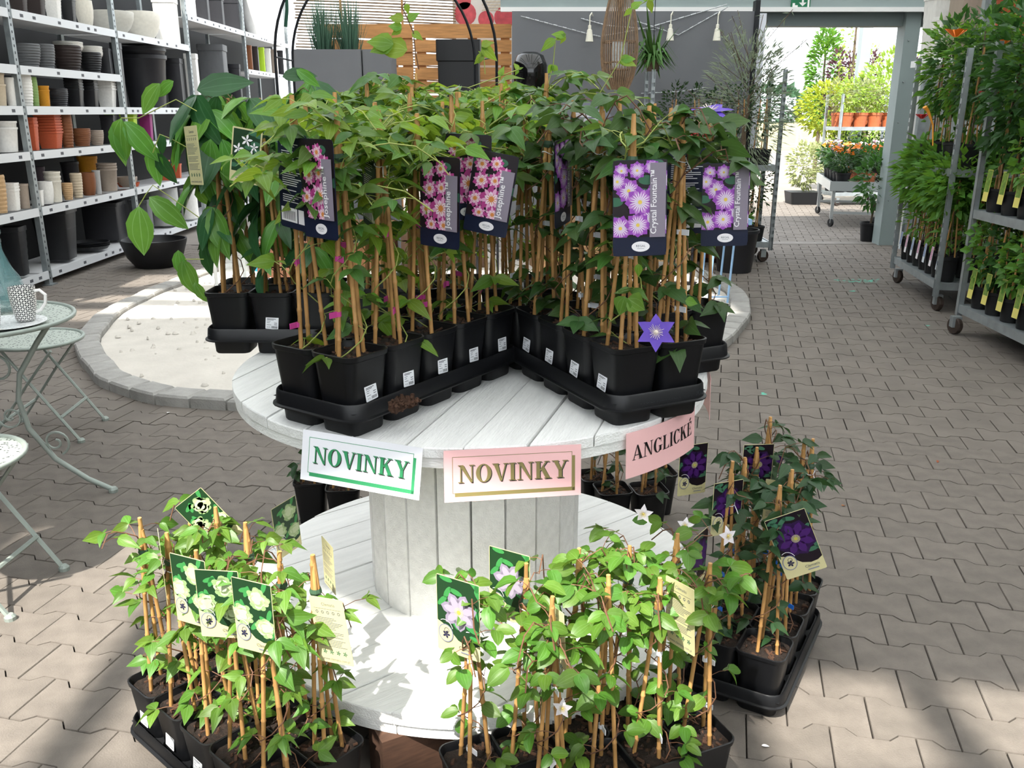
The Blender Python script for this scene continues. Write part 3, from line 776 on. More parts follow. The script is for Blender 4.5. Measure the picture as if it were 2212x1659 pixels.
def star_print(W, H_):
    p = Print(); x0, x1 = -W / 2 + .004, W / 2 - .004; rnd = random.Random(2)
    p.put([rc(x0, -H_ * .80, x1, -.004)], mp['green'], 1)
    for k in range(9): p.put([clipp(ellipse(rnd.uniform(x0, x1), rnd.uniform(-H_ * .75, -.01), .014, .006, 10), (x0, -H_ * .8, x1, -.004))], mp['leafg'], 2)
    for cx, cz, r in ((.0, -.03, .017), (.022, -.045, .013), (-.022, -.055, .016), (.014, -.07, .018), (-.012, -.085, .013), (.02, -.098, .012)): p.flower(cx, cz, r, 5, [(mp['white'], 1, .2)], 3, rnd.uniform(0, 6), clip=(x0, -H_ * .8, x1, -.004))
    tx, tw = textpolys('CLEMATIS', 1); p.put(tx, mp['graphite'], 2, -W * .3, -H_ * .89, 0, W * .4 / tw)
    p.put([rc(-W * .3, -H_ * .93, W * .05, -H_ * .915)], mp['grey'], 2); p.put(arcring(W * .32, -H_ * .9, .007, .007, .005, .005, 0, 360, 12), mp['inkb'], 2)
    return p.mesh('print')
RW, RH, CW, CH = .105, .185, .084, .142
PRN = {'jos': regal_print('jos', RW, RH), 'cry': regal_print('cry', RW, RH), 'rback': regal_back(RW, RH), 'kol': clem_print('kol', CW, CH), 'lil': clem_print('lil', CW, CH), 'vio': clem_print('vio', CW, CH), 'cback': cream_back(CW, CH), 'star': star_print(CW, CH)}
def plate(W, H_, m, r):
    P = [(x, z - H_ / 2) for x, z in rrect(W / 2, H_ / 2, r, 4)]
    return MB().rings([[(x, 0, z) for x, z in P], [(x, .0009, z) for x, z in P]]).mesh('tag', m)
PLT = {'r': plate(RW, RH, mp['navy'], .009), 'c': plate(CW, CH, mp['cream'], .003)}
PLANTS = []
def hang_tag(kind, px, py, y, yaw=0, roll=0, pitch=0, label=None, pl=None, sc=1):
    """tag with its top middle on photo pixel (px,py) at distance y; hung on the nearest plant"""
    p = atY(px, py, y)
    if pl is None: pl = min(PLANTS, key=lambda o: (Vector(o.location).xy - p.xy).length)
    o = put('tag', PLT['r' if kind in ('jos', 'cry', 'rback') else 'c'], pl, p - Vector(pl.location), (0, 0, 0), (sc, 1, sc))
    o.rotation_euler = (Matrix.Rotation(R(yaw), 3, 'Z') @ Matrix.Rotation(R(pitch), 3, 'X') @ Matrix.Rotation(R(roll), 3, 'Y')).to_euler()
    put('print', PRN[kind], o)
    o['label'] = label or {'jos': 'printed tag with pink double flowers and white lettering', 'cry': 'printed tag with purple flowers with white spiky centres', 'rback': 'dark blue back of a plant tag with white text', 'kol': 'cream plant tag showing pale green double flowers', 'lil': 'cream plant tag showing a pale lilac flower', 'vio': 'cream plant tag showing a dark violet flower', 'cback': 'cream back of a plant tag with printed text', 'star': 'plant tag with white star-shaped flowers'}[kind]
    hole = Vector((0, 0, 0))
    return o

# ================================================================ clematis on top of the reel
ST = dict(jos=(LV['jos'], 0, .058, (10, 24, 24), m_stem), jod=(LV['jod'], 0, .058, (12, 24, 20), m_stem), cry=(LV['cry'], 0, .058, (22, 26, 18), m_stem2),
          kol=(LV['kol'], 0, .047, (16, 24, 19), m_stem2), whi=(LV['whi'], 0, .042, (17, 26, 20), m_stem2), pur=(LV['pur'], 0, .050, (18, 30, 20), m_stem2))
ZT = .815
def tray_plants(tr, style, nu, nv, a, loc, cane_h, lab, grp, spread, tape, nsp, faces=None, skip=(), lean=None, pitch=.119, styles=None, **kw):
    u = Vector((math.cos(a), math.sin(a))); v = Vector((-u.y, u.x)); out = {}
    for i in range(nu):
        for j in range(nv):
            if (i, j) in skip: continue
            p = Vector(loc[:2]) + u * (i * pitch) + v * (j * pitch)
            st = ST[styles(i, j)] if styles else ST[style]
            fc = faces(i, j) if faces else None
            o = climbing_plant(lab(i, j), grp, (p.x, p.y, loc[2] + .0035), cane_h * U(.95, 1.05), st, (0, nsp), fc, tape, a, random.choice((3, 3, 4)), spread, **kw)
            out[i, j] = o; PLANTS.append(o)
    return out
random.seed(21)
aB, lB = R(56), (-.335, 1.757, ZT)
make_tray('black tray of clematis behind the white NOVINKY sign, corner at the reel edge', lB, aB, 5, 2)
PB_ = tray_plants(None, 'jos', 5, 2, aB, lB, .485, lambda i, j: ('clematis on canes, %s pot from the white NOVINKY sign, %s row' % (ORD[i], 'planks-side' if j == 0 else 'sand-side')), 'climbing clematis on the cable reel', .20, 'pink', 6,
    faces=lambda i, j: (R(56 - 90) + R(90) if j == 0 else None) , styles=lambda i, j: 'jos' if (i + j) % 3 else 'jod')
aC, lC = R(-64), (.032, 2.248, ZT)
make_tray('black tray of heart-leaved clematis above the pink ANGLICKÉ sign', lC, aC, 5, 2)
PC_ = tray_plants(None, 'cry', 5, 2, aC, lC, .48, lambda i, j: ('heart-leaved clematis, %s pot from the ANGLICKÉ sign, %s row' % (ORD[4 - i], 'planks-side' if j == 0 else 'aisle-side')), 'climbing clematis on the cable reel', .15, 'white', 4,
    faces=lambda i, j: (R(-64) + R(0) if j == 0 else None), styles=lambda i, j: 'cry' if (i + 2 * j) % 4 else 'jod')
lD = (-.385, 2.46, ZT)
make_tray('black tray at the far side of the reel top, behind the two front trays', lD, 0, 5, 2)
PD_ = tray_plants(None, 'jos', 5, 2, 0, lD, .54, lambda i, j: 'leafy clematis in the far reel tray, %s pot from the shelf side, %s row' % (ORD[i], 'near' if j == 0 else 'far'), 'clematis in the far tray', .27, None, 9, styles=lambda i, j: 'jos' if (i + j) % 2 else 'jod')
lE = (.268, 2.372, ZT)
make_tray('small black tray on the aisle side of the reel top, behind the ANGLICKÉ tray', lE, aC, 3, 2)
PE_ = tray_plants(None, 'cry', 3, 2, aC, lE, .46, lambda i, j: 'dark-leaved clematis in the small aisle-side tray, %s pot from its far end, %s row' % (ORD[i], 'inner' if j == 0 else 'outer'), 'clematis in the aisle-side tray', .16, None, 4, styles=lambda i, j: 'cry' if j else 'jod')
# evergreen clematis with long leathery leaves, overhanging the reel on the shelf side
lA = (-.775, 2.40, ZT)
make_tray('black tray overhanging the reel edge with long-leaved evergreen clematis', lA, 0, 3, 2)
random.seed(33)
armandii = []
for i in range(3):
    for j in range(2):
        p = Vector((lA[0] + i * .119, lA[1] + j * .119, ZT + .0035))
        t = climbing_plant('long-leaved evergreen clematis, %s pot of the overhanging tray, %s row' % (ORD[i], 'near' if j == 0 else 'far'), 'evergreen clematis on the reel', p, .50, (LV['arm'], 0, .1, (0, 0, 0), m_stem2), (0, 0), 0 if (i, j) == (1, 0) else None, None, 0, 4, 0, name='potted_evergreen_clematis')
        PLANTS.append(t); armandii.append(t)
        sm = MB()
        for k in range(17):
            f = U(.0, 1) ** .7; z = PH + .02 + .50 * f
            a = U(0, 6.28)
            if i == 0: a = U(1.4, 4.9)
            d = Vector((math.cos(a), math.sin(a), U(-.1, .5))).normalized(); b0 = Vector((.01, 0, z)); e = b0 + d * U(.03, .09 if f > .5 else .05)
            sm.tube([b0, (b0 + e) / 2 + Vector((0, 0, .008)), e], .0012, 4)
            side = d.cross(Vector((0, 0, 1))).normalized()
            for q_ in (d * .8, d * .3 + side * .7, d * .3 - side * .7):
                s = U(.09, .15) * (.75 if f < .4 else 1.05)
                dd = q_ + Vector((0, 0, -U(.4, 1.3)))
                put('leaf', random.choice(LV['arl'] if random.random() < .4 else LV['arm']), t, e, basis(dd, Vector((d.x * .6, d.y * .6 - .2, 1)) + rv() * .35).to_euler(), (s, s, s))
        sm.obj('stem', m_stem2, t)
# long stray shoots of the evergreen clematis, leaves read off the photo
T0, T1 = armandii[0], armandii[2]
def big_leaf(pl, bx, by, tx, ty, y, light, w_=1.0, dy=0.0):
    a, c = atY(bx, by, y), atY(tx, ty, y + dy); d = c - a
    o = put('leaf', random.choice(LV['arl'] if light else LV['arm']), pl, a - Vector(pl.location), basis(d, Vector((U(-.3, .3), -1, .35))).to_euler(), (d.length * w_, d.length, d.length))
for L_ in ((262, 255, 248, 360, 2.25, 1), (268, 262, 338, 345, 2.25, 1), (250, 262, 272, 350, 2.26, 1), (300, 445, 306, 555, 2.2, 1), (322, 425, 402, 492, 2.2, 1), (345, 180, 300, 245, 2.3, 1), (375, 175, 330, 205, 2.3, 1),
           (352, 290, 345, 335, 2.3, 0), (330, 310, 335, 405, 2.3, 1), (340, 330, 372, 400, 2.3, 0), (500, 245, 492, 345, 2.28, 1), (440, 290, 400, 350, 2.28, 0), (455, 300, 450, 395, 2.25, 1), (480, 300, 515, 385, 2.25, 1), (425, 195, 535, 165, 2.3, 0), (430, 205, 402, 250, 2.3, 0), (470, 205, 450, 300, 2.3, 0),
           (500, 330, 490, 420, 2.25, 1), (395, 560, 420, 640, 2.3, 1), (420, 610, 445, 655, 2.3, 1), (385, 540, 392, 600, 2.3, 1), (440, 520, 452, 600, 2.32, 0), (640, 150, 690, 185, 2.3, 1), (610, 165, 680, 155, 2.3, 0), (560, 230, 580, 330, 2.32, 0)):
    big_leaf(T0 if L_[0] < 470 else T1, L_[0], L_[1], L_[2], L_[3], L_[4] + .06, L_[5], 1.15 if L_[5] else 1.0)
for pts in ([(425, 240), (380, 215), (330, 240), (300, 255), (262, 255)], [(425, 330), (370, 300), (345, 290), (330, 330)], [(430, 470), (360, 420), (330, 400), (315, 420), (300, 445)], [(440, 560), (420, 560), (400, 560)]):
    MB().tube([atY(x, y, 2.31) - Vector(T0.location) for x, y in pts], .0013, 4).obj('shoot', m_stem, T0)
# tall shoot at the back with young leaves against the mat
S0 = PD_[1, 1]
sh = [(905, 150), (897, 110), (893, 70), (880, 40), (868, 15), (876, 5)]
MB().tube([atY(x, y, 2.55) - Vector(S0.location) for x, y in sh], .0016, 5).obj('shoot', m_stem2, S0)
def lone(pl, st, bx, by, tx, ty, y, w_=1.0):
    a, c = atY(bx, by, y), atY(tx, ty, y); d = c - a
    put('leaf', random.choice(LV[st]), pl, a - Vector(pl.location), basis(d, Vector((U(-.4, .4), -1, .5))).to_euler(), (d.length * w_, d.length, d.length))
for l in ((876, 8, 884, 30), (880, 45, 905, 25), (868, 60, 838, 50), (868, 62, 842, 72), (872, 42, 838, 32), (850, 95, 795, 105), (850, 95, 790, 82), (890, 70, 915, 85), (880, 108, 812, 92)): lone(S0, 'jos', *l, 2.55, 1.4)
for p0, ch in ((PD_[3, 1], [(1048, 160), (1045, 120), (1040, 100)]), (PC_[1, 1], [(1180, 200), (1195, 140), (1200, 85), (1222, 78)]), (PC_[0, 1], [(1290, 210), (1340, 130), (1365, 20), (1400, 0)]), (PD_[4, 1], [(1010, 190), (1080, 165), (1120, 150)])):
    pts = [atY(x, y, 2.5) - Vector(p0.location) for x, y in ch]
    MB().tube(pts, .0013, 4).obj('shoot', m_stem, p0)
    for x, y in ch[1:]:
        for k in range(3): lone(p0, 'jos', x, y, x + U(-38, 38), y + U(-25, 30), 2.5, 1.2)
# tags on the reel
hang_tag('jos', 681, 300, 1.70, -42, 0, label='pink-flowered tag behind the canes above the white NOVINKY sign')
hang_tag('rback', 630, 288, 1.76, -45, 4)
hang_tag('jos', 950, 338, 1.84, -35, 2); hang_tag('jos', 1012, 290, 1.98, -15, 2); hang_tag('jos', 1074, 330, 1.94, -14, 10, sc=.95)
hang_tag('rback', 795, 300, 1.90, -66, 6); hang_tag('cry', 1215, 300, 1.95, 68, -4)
hang_tag('cry', 1383, 345, 1.74, -2, -2, label='purple-flowered tag on the pot by the single violet bloom')
hang_tag('cry', 1570, 352, 1.86, -8, -2, label='purple-flowered tag above the aisle-side corner pot', sc=.92)
hang_tag('rback', 1255, 222, 2.1, 20, 0, -62)
hang_tag('rback', 1490, 320, 1.98, 10, 0)
hang_tag('star', 535, 278, 2.12, -10, 10, sc=.88); hang_tag('cback', 410, 272, 2.26, -50, -3)
# blooms
def bloom(pl, px, py, y, r, n, col, ctr, face, name='flower', wd=.62):
    c = atY(px, py, y) - Vector(pl.location)
    b = MB(); b.lathe([(r * .10, 0), (r * .09, r * .10), (r * .03, r * .14)], 8, c1=True)
    for k in range(22):
        a = k * .2856 * 1.0; rr = r * U(.26, .42)
        b.tube([(r * .06 * math.cos(a), r * .06 * math.sin(a), r * .05), (rr * math.cos(a), rr * math.sin(a), r * U(.12, .26))], r * .012, 3)
    f = Vector(face).normalized(); rot = f.to_track_quat('Z', 'Y').to_euler()
    o = b.obj(name, ctr, pl, c, rot)
    for k in range(n): 
        e = Matrix.Rotation(2 * math.pi * k / n, 3, 'Z') @ Matrix.Rotation(U(-.05, .25), 3, 'X')
        put('petal', PETAL[col], o, (0, 0, 0), e.to_euler(), (r * wd * 2.0, r, r))
    return o
PETAL = {k: leaf_mesh('petal', M('petal_' + k, c, .5, trans=.3, var=.12, vs=2), .42, 'ovate', 31 + i) for i, (k, c) in enumerate(dict(violet='#6a4cc0', white='#efe9ee', plum='#3a1a55').items())}
m_stamen = M('stamen_cream', '#e3d6c8', .6); m_stamy = M('stamen_yellow', '#d8c46a', .6)
bloom(PC_[4, 1], 1417, 718, 1.72, .042, 6, 'violet', m_stamen, (-.1, -1, .55), wd=.8)
bloom(PC_[4, 1], 1533, 240, 1.90, .05, 7, 'violet', m_stamen, (0.05, -.28, 1), wd=.7)
lone(PC_[4, 0], 'kol', 1350, 640, 1335, 682, 1.72, 1.7); lone(PC_[4, 0], 'kol', 1355, 645, 1398, 670, 1.72, 1.6); lone(PC_[4, 1], 'jos', 1380, 570, 1378, 600, 1.75, 1.3); lone(PC_[4, 1], 'jos', 1480, 650, 1510, 655, 1.8, 1.3)
# spilled soil on the tray rim
random.seed(5)
b = MB()
for k in range(150):
    x, y, z = U(-.034, .034), U(-.012, .012), U(0, .016)
    m_ = Matrix.Translation((x, y, z * (1 - abs(x) / .04))) @ Euler((U(-3, 3), U(-3, 3), U(-3, 3))).to_matrix().to_4x4(); s = U(.002, .007)
    b.box((-s * 1.8, -s * .5, -s * .4), (s * 1.8, s * .5, s * .4), 0, m_)
pq = at(872, 872, ZT + .065)
tag(stuff(b.obj('spilled_soil', m_bark, None, (pq.x, pq.y, ZT + .062), (0, 0, R(56)))), 'clump of brown bark soil spilled on the rim of the front tray', 'soil')
# ================================================================ clematis around the foot of the reel
random.seed(55)
aL, lL = R(-41), (-.832, 1.788, 0)
make_tray('black tray of clematis with pale green flower tags, on the paving by the reel', lL, aL, 5, 2)
def lower(a, loc, nu, nv, style, h, lab, grp, tape, spread, nsp, faces, skip=(), size=None):
    return tray_plants(None, style, nu, nv, a, loc, h, lab, grp, spread, tape, nsp, faces=faces, skip=skip, size=size)
PL_ = lower(aL, lL, 5, 2, 'kol', .43, lambda i, j: 'clematis beside pale green flower tags, %s pot from the bistro chair, %s row' % (ORD[i], 'outer' if j == 0 else 'reel-side'), 'clematis in the tray with pale green tags', None, .09, 3, lambda i, j: R(-41) if j == 0 else None)
aF, lF = R(23.5), (-.033, 1.412, 0)
make_tray('black tray of white-flowered clematis in front of the reel', lF, aF, 5, 2)
PF_ = lower(aF, lF, 5, 2, 'whi', .42, lambda i, j: 'white-flowered clematis, %s pot from the wooden block, %s row of the front tray' % (ORD[i], 'outer' if j == 0 else 'reel-side'), 'white-flowered clematis in the front tray', 'white', .12, 5, lambda i, j: R(23.5) if j == 0 else None, skip=((0, 0),))
aV, lV = R(60), (.638, 1.925, 0)
make_tray('black tray of dark-leaved clematis with blue tape, on the aisle side of the reel', lV, aV, 4, 2)
PV_ = lower(aV, lV, 4, 2, 'pur', .46, lambda i, j: 'dark-leaved clematis with blue tape, %s pot from the front tray, %s row' % (ORD[i], 'outer' if j == 0 else 'reel-side'), 'clematis with blue tape in the aisle tray', 'blue', .10, 3, lambda i, j: None)
for k, (x, y) in enumerate(((.36, 2.90), (.49, 2.90), (.31, 3.02), (.55, 3.06))):
    PLANTS.append(climbing_plant('sparse clematis on the paving behind the reel, %s pair, pot %s' % (('front', 'back')[k // 2], ('nearer the drum', 'nearer the aisle')[k % 2]), 'pots behind the reel', (x, y, 0), .45, ST['pur'], (0, 2), R(-10) if k == 0 else None, None, .2, 3, .08))
for k, (x, y) in enumerate(((-.61, 2.93), (-.74, 2.99))):
    PLANTS.append(climbing_plant('clematis in a black pot behind the reel, the one %s' % ('nearer the reel', 'nearer the bistro table')[k], 'pots behind the reel, table side', (x, y, 0), .40, ST['pur'], (0, 1), None, None, .1, 3, .06))
# tags
hang_tag('kol', 403, 1203, 1.56, -24, 0, sc=1.08, label='pale green flower tag nearest the bistro chair, of three overlapping tags'); hang_tag('kol', 466, 1232, 1.52, -6, 0, sc=1.05, label='middle one of three overlapping pale green flower tags'); hang_tag('kol', 541, 1255, 1.46, -22, 0, sc=1.08, label='pale green flower tag nearest the drum, of three overlapping tags')
hang_tag('kol', 342, 1158, 1.66, -66, 0); hang_tag('kol', 405, 1075, 1.86, 0, -38)
hang_tag('cback', 702, 1292, 1.50, -28, -8); hang_tag('cback', 706, 1170, 1.80, -58, 0, sc=.85); hang_tag('kol', 612, 1085, 1.98, 60, -4)
hang_tag('lil', 988, 1252, 1.52, -30, 0, sc=1.2); hang_tag('lil', 1100, 1190, 1.62, -30, 0, sc=1.15)
hang_tag('cback', 1192, 1308, 1.50, -60, -6); hang_tag('cback', 1468, 1258, 1.54, -60, -6)
hang_tag('vio', 1694, 1112, 1.86, -6, -24, sc=1.15, label='dark violet flower tag sticking out over the aisle'); hang_tag('vio', 1515, 1150, 1.80, 55, 2); hang_tag('vio', 1575, 1040, 1.98, 20, 0); hang_tag('vio', 1500, 960, 2.15, 20, 0); hang_tag('cback', 1690, 1040, 2.12, -25, 0); hang_tag('vio', 1640, 960, 2.2, 5, 0)
# white blooms in the front tray, plum blooms on the aisle side
for px, py, y in ((1065, 1465, 1.45), (1195, 1415, 1.47), (1218, 1465, 1.45), (1225, 1440, 1.5), (1390, 1110, 1.70), (1000, 1265, 1.60), (1465, 1260, 1.66), (1165, 1320, 1.52), (1572, 1158, 1.78), (1480, 1135, 1.75), (1170, 1400, 1.47), (1215, 1530, 1.42)):
    pl = min(PF_.values(), key=lambda o: (Vector(o.location).xy - atY(px, py, y).xy).length)
    bloom(pl, px, py, y, U(.018, .026), 5, 'white', m_stamy, (U(-.5, .5), -1, U(-.1, .8)), wd=.75)
for px, py, y in ((1745, 1150, 1.96), (1690, 1000, 2.12), (1600, 1040, 2.1)):
    pl = min(PV_.values(), key=lambda o: (Vector(o.location).xy - atY(px, py, y).xy).length)
    bloom(pl, px, py, y, .024, 6, 'plum', m_stamen, (.6, -.6, .4))
# ================================================================ bistro table and chairs
def perf_mat():
    m = M('pierced_grey_green_metal', '#9aa39b', .5, .2)
    nt = m.node_tree; N = nt.nodes; L = nt.links; p = N['Principled BSDF']
    tc = N.new('ShaderNodeTexCoord'); vo = N.new('ShaderNodeTexVoronoi'); vo.inputs['Scale'].default_value = 75
    L.new(tc.outputs['Object'], vo.inputs['Vector'])
    rp = N.new('ShaderNodeValToRGB'); rp.color_ramp.interpolation = 'CONSTANT'
    rp.color_ramp.elements[0].color = (0.045, .05, .05, 1); rp.color_ramp.elements[1].position = .30; rp.color_ramp.elements[1].color = (*rgb('#a9b1a9'), 1)
    L.new(vo.outputs['Distance'], rp.inputs['Fac']); L.new(rp.outputs['Color'], p.inputs['Base Color'])
    return m
m_perf = perf_mat(); m_gm = M('grey_green_metal', '#97a099', .45, .25, var=.06, vs=20)
def pierced_disc(t, z, r, name):
    MB().lathe([(r - .012, z - .004), (r - .012, z), (.0001, z + .001)], 40).obj(name, m_perf, t)
    MB().rings([[(( r - .004 + .009 * math.cos(k)) * math.cos(a), (r - .004 + .009 * math.cos(k)) * math.sin(a), z + .009 * math.sin(k)) for k in [i * .7854 for i in range(8)]] for a in [2 * math.pi * j / 40 for j in range(40)]], loop=True).obj('rim', m_gm, t, smooth=True, angle=80)
def scroll(b, o, ax, az, r, turns, sgn=1, a0=0, rad=.005):
    pts = []
    for i in range(28):
        f = i / 27; a = a0 + sgn * f * turns * 6.283; rr = r * (1 - .82 * f)
        pts.append(Vector(o) + Vector(ax) * (rr * math.cos(a)) + Vector(az) * (rr * math.sin(a)))
    b.tube(pts, rad, 5)
TCn = Vector((-1.985, 3.20))
tb = thing('bistro_table', 'round grey-green metal bistro table with pierced top and curved legs', 'table', (TCn.x, TCn.y, 0))
pierced_disc(tb, .715, .325, 'table_top')
for k in range(3):
    a = R(6 + 120 * k); d = Vector((math.cos(a), math.sin(a), 0)); zz = Vector((0, 0, 1))
    b = MB()
    b.tube([d * .25 + zz * .70, d * .19 + zz * .62, d * .11 + zz * .5, d * .09 + zz * .4, d * .11 + zz * .28, d * .19 + zz * .15, d * .30 + zz * .06, d * .385 + zz * .012], .0105, 8)
    b.obj('leg', m_gm, tb, smooth=True, angle=60)
    MB().lathe([(.018, 0), (.018, .012), (.012, .02)], 12, c1=True).obj('foot', m_gm, tb, tuple(d * .39))
    b = MB(); scroll(b, d * .20 + zz * .15 + d * .0 + zz * .07, d, zz, .055, 1.4, 1, -1.2); scroll(b, d * .05 + zz * .33, d, zz, .05, 1.4, 1, 3.1, .0045); scroll(b, d * .03 + zz * .52, d, zz, .06, 1.2, -1, 2.0, .0055)
    b.obj('scroll', m_gm, tb, smooth=True, angle=60)
MB().tube([(0, 0, .30), (0, 0, .62)], .009, 8).obj('stem', m_gm, tb)
def bistro_chair(label, loc, rz):
    t = thing('bistro_chair', label, 'chair', loc, rz, 'bistro chairs')
    pierced_disc(t, .455, .20, 'seat')
    for s in (-1, 1):
        MB().tube([(.19, s * .15, .012), (.0, s * .15, .30), (-.16, s * .15, .55), (-.20, s * .14, .86)], .010, 6, flat=.6).obj('leg', m_gm, t, smooth=True)
        MB().tube([(-.20, s * .165, .012), (.0, s * .165, .28), (.13, s * .165, .44)], .010, 6, flat=.6).obj('leg', m_gm, t, smooth=True)
        for x, y in ((.195, .15), (-.205, .165)): MB().lathe([(.017, 0), (.017, .012), (.010, .02)], 10, c1=True).obj('foot', m_gm, t, (x, s * y, 0))
    MB().tube([(.12, -.15, .12), (.12, .15, .12)], .008, 6).obj('stretcher', m_gm, t); MB().tube([(-.13, -.165, .11), (-.13, .165, .11)], .008, 6).obj('stretcher', m_gm, t)
    b = MB(); b.tube([(-.20, -.14, .86), (-.205, -.08, .93), (-.205, .08, .93), (-.20, .14, .86)], .010, 6)
    for s in (-1, 1): scroll(b, (-.19, s * .06, .78), (0, s, 0), (0, 0, 1), .055, 1.3, 1, 0)
    b.obj('backrest', m_gm, t, smooth=True)
    return t
bistro_chair('grey-green pierced metal bistro chair behind the table', (-2.19, 3.93, 0), R(4))
bistro_chair('grey-green pierced metal bistro chair on the near side of the table', (-1.69, 2.47, 0), R(-3))
# crockery and bottle on the table
def mugmat():
    m = M('mug_pattern', '#ecebe8', .25)
    nt = m.node_tree; N = nt.nodes; L = nt.links; p = N['Principled BSDF']
    tc = N.new('ShaderNodeTexCoord'); mp_ = N.new('ShaderNodeMapping'); mp_.inputs['Scale'].default_value = (1, 1, 1)
    L.new(tc.outputs['Object'], mp_.inputs['Vector'])
    sx = N.new('ShaderNodeSeparateXYZ'); L.new(mp_.outputs['Vector'], sx.inputs['Vector'])
    an = N.new('ShaderNodeMath'); an.operation = 'ARCTAN2'; L.new(sx.outputs['Y'], an.inputs[0]); L.new(sx.outputs['X'], an.inputs[1])
    def mul(s, v):
        n = N.new('ShaderNodeMath'); n.operation = 'MULTIPLY'; L.new(s, n.inputs[0]); n.inputs[1].default_value = v; return n.outputs[0]
    def op(o, a, b_=None, v=None):
        n = N.new('ShaderNodeMath'); n.operation = o; L.new(a, n.inputs[0])
        if b_ is not None: L.new(b_, n.inputs[1])
        if v is not None: n.inputs[1].default_value = v
        return n.outputs[0]
    U_ = mul(an.outputs[0], 8 / 3.14159); V_ = mul(sx.outputs['Z'], 8 / .1257)
    fu = op('SUBTRACT', op('FRACT', U_), v=.5); fv = op('SUBTRACT', op('FRACT', V_), v=.5)
    au, av = op('ABSOLUTE', fu), op('ABSOLUTE', fv)
    dg = op('LESS_THAN', op('ABSOLUTE', op('SUBTRACT', au, av)), v=.17); rn = op('LESS_THAN', op('MAXIMUM', au, av), v=.45); rm = op('GREATER_THAN', op('MAXIMUM', au, av), v=.14)
    dot = op('LESS_THAN', op('MAXIMUM', au, av), v=.08)
    al = op('MAXIMUM', op('MULTIPLY', op('MULTIPLY', dg, rn), rm), dot)
    mx = N.new('ShaderNodeMix'); mx.data_type = 'RGBA'; L.new(al, mx.inputs['Factor']); mx.inputs[6].default_value = (*rgb('#ecebe8'), 1); mx.inputs[7].default_value = (*rgb('#25282e'), 1)
    L.new(mx.outputs[2], p.inputs['Base Color']); return m
m_mug = mugmat(); m_porc = M('porcelain', '#efeeec', .2)
ZTB = .717
pc = Vector((-1.82, 3.10))
def mug(label, x, y, rz):
    t = thing('mug', label, 'mug', (x, y, ZTB + .012), rz, 'patterned mugs on the bistro table')
    MB().lathe([(.030, 0), (.033, .004), (.041, .05), (.0445, .09), (.045, .122), (.042, .122), (.040, .08), (.030, .008), (0.0001, .006)], 32).obj('body', m_mug, t, smooth=True, angle=50)
    MB().tube([(.042, 0, .105), (.06, 0, .108), (.078, 0, .09), (.074, 0, .06), (.056, 0, .035), (.038, 0, .028)], .006, 8).obj('handle', m_porc, t, smooth=True)
mug('tall mug with dark cross pattern and its handle in view, on the plate', -1.775, 3.14, R(10)); mug('second dark-patterned mug half out of view beside the first mug', -1.845, 3.03, R(200))
t = tag(MB().lathe([(.06, .0), (.09, .004), (.125, .011), (.128, .013), (.124, .0135), (.088, .008), (.0001, .006)], 40).obj('plate', M('plate_pattern', '#d6d8d8', .3, var=.35, vs=120), None, (pc.x, pc.y, ZTB), smooth=True, angle=60), 'flat patterned grey and white plate under the mugs', 'plate')
m_glass = M('teal_glass', '#6f9a9c', .08, alpha=.32, spec=.6)
tag(MB().lathe([(.05, 0), (.075, .01), (.08, .06), (.06, .13), (.024, .19), (.016, .24), (.016, .29), (.021, .295), (.021, .31), (.013, .31), (.013, .24), (.055, .12), (.07, .05), (.0001, .012)], 28).obj('glass_bottle', m_glass, None, (-1.965, 3.36, ZTB), smooth=True, angle=60), 'bluish glass bottle vase standing on the bistro table', 'bottle')

# ================================================================ rack with planters along the left wall
m_galv = M('galvanised_post', '#8f9698', .4, .6, var=.15, vs=15); m_shelf = M('shelf_white', '#d9dadb', .5); m_strip = M('price_rail', '#c9cccf', .35)
SX = -4.05
rack = thing('shelf_rack', 'long galvanised rack with white shelves of planters along the wall', 'shelving', (SX, 7.65, 0))
YP = (5.65, 7.65, 9.65, 11.8, 14.3, 17.0)
m_hole = M('slot_dark', '#30343a', .7)
for i, y in enumerate(YP):
    for dx in (0, -.55):
        MB().box((dx - .045, y - 7.65 - .03, 0), (dx + .0, y - 7.65 + .03, 3.3)).obj('post', m_galv, rack)
    b = MB()
    for k in range(60): b.box((.0, y - 7.65 - .006, .05 + k * .053), (.0015, y - 7.65 + .006, .05 + k * .053 + .02))
    stuff(b.obj('slots', m_hole, rack))
    MB().box((-.06, y - 7.65 - .05, 0), (.03, y - 7.65 + .05, .012)).obj('foot_plate', m_galv, rack)
LVZ = {1: .13, 2: .67, 3: 1.135, 4: 1.50, 5: 1.82, 6: 2.25}
random.seed(3)
def shelf_unit(y0, y1, zs):
    for z in zs:
        MB().box((-.58, y0 - 7.62, z - .045), (-.005, y1 - 7.68, z - .03)).obj('shelf', m_shelf, rack)
        MB().box((-.006, y0 - 7.62, z - .07), (.006, y1 - 7.68, z)).obj('price_rail', m_strip, rack)
        b = MB(); y = y0 + .15
        while y < y1 - .2:
            b.box((.006, y - 7.65, z - .05), (.0072, y - 7.65 + .05, z - .025)); y += U(.12, .5)
        stuff(b.obj('price_card', m_ink2, rack))
for b0, b1 in zip(YP[:3], YP[1:4]): shelf_unit(b0, b1, [z for k, z in LVZ.items() if not (b0 > 9 and k == 5)])
shelf_unit(11.8, 14.3, (.13, .67, 1.135, 1.5, 2.62)); shelf_unit(14.3, 17.0, (.13, .67, 1.135, 1.5, 2.08, 2.62))
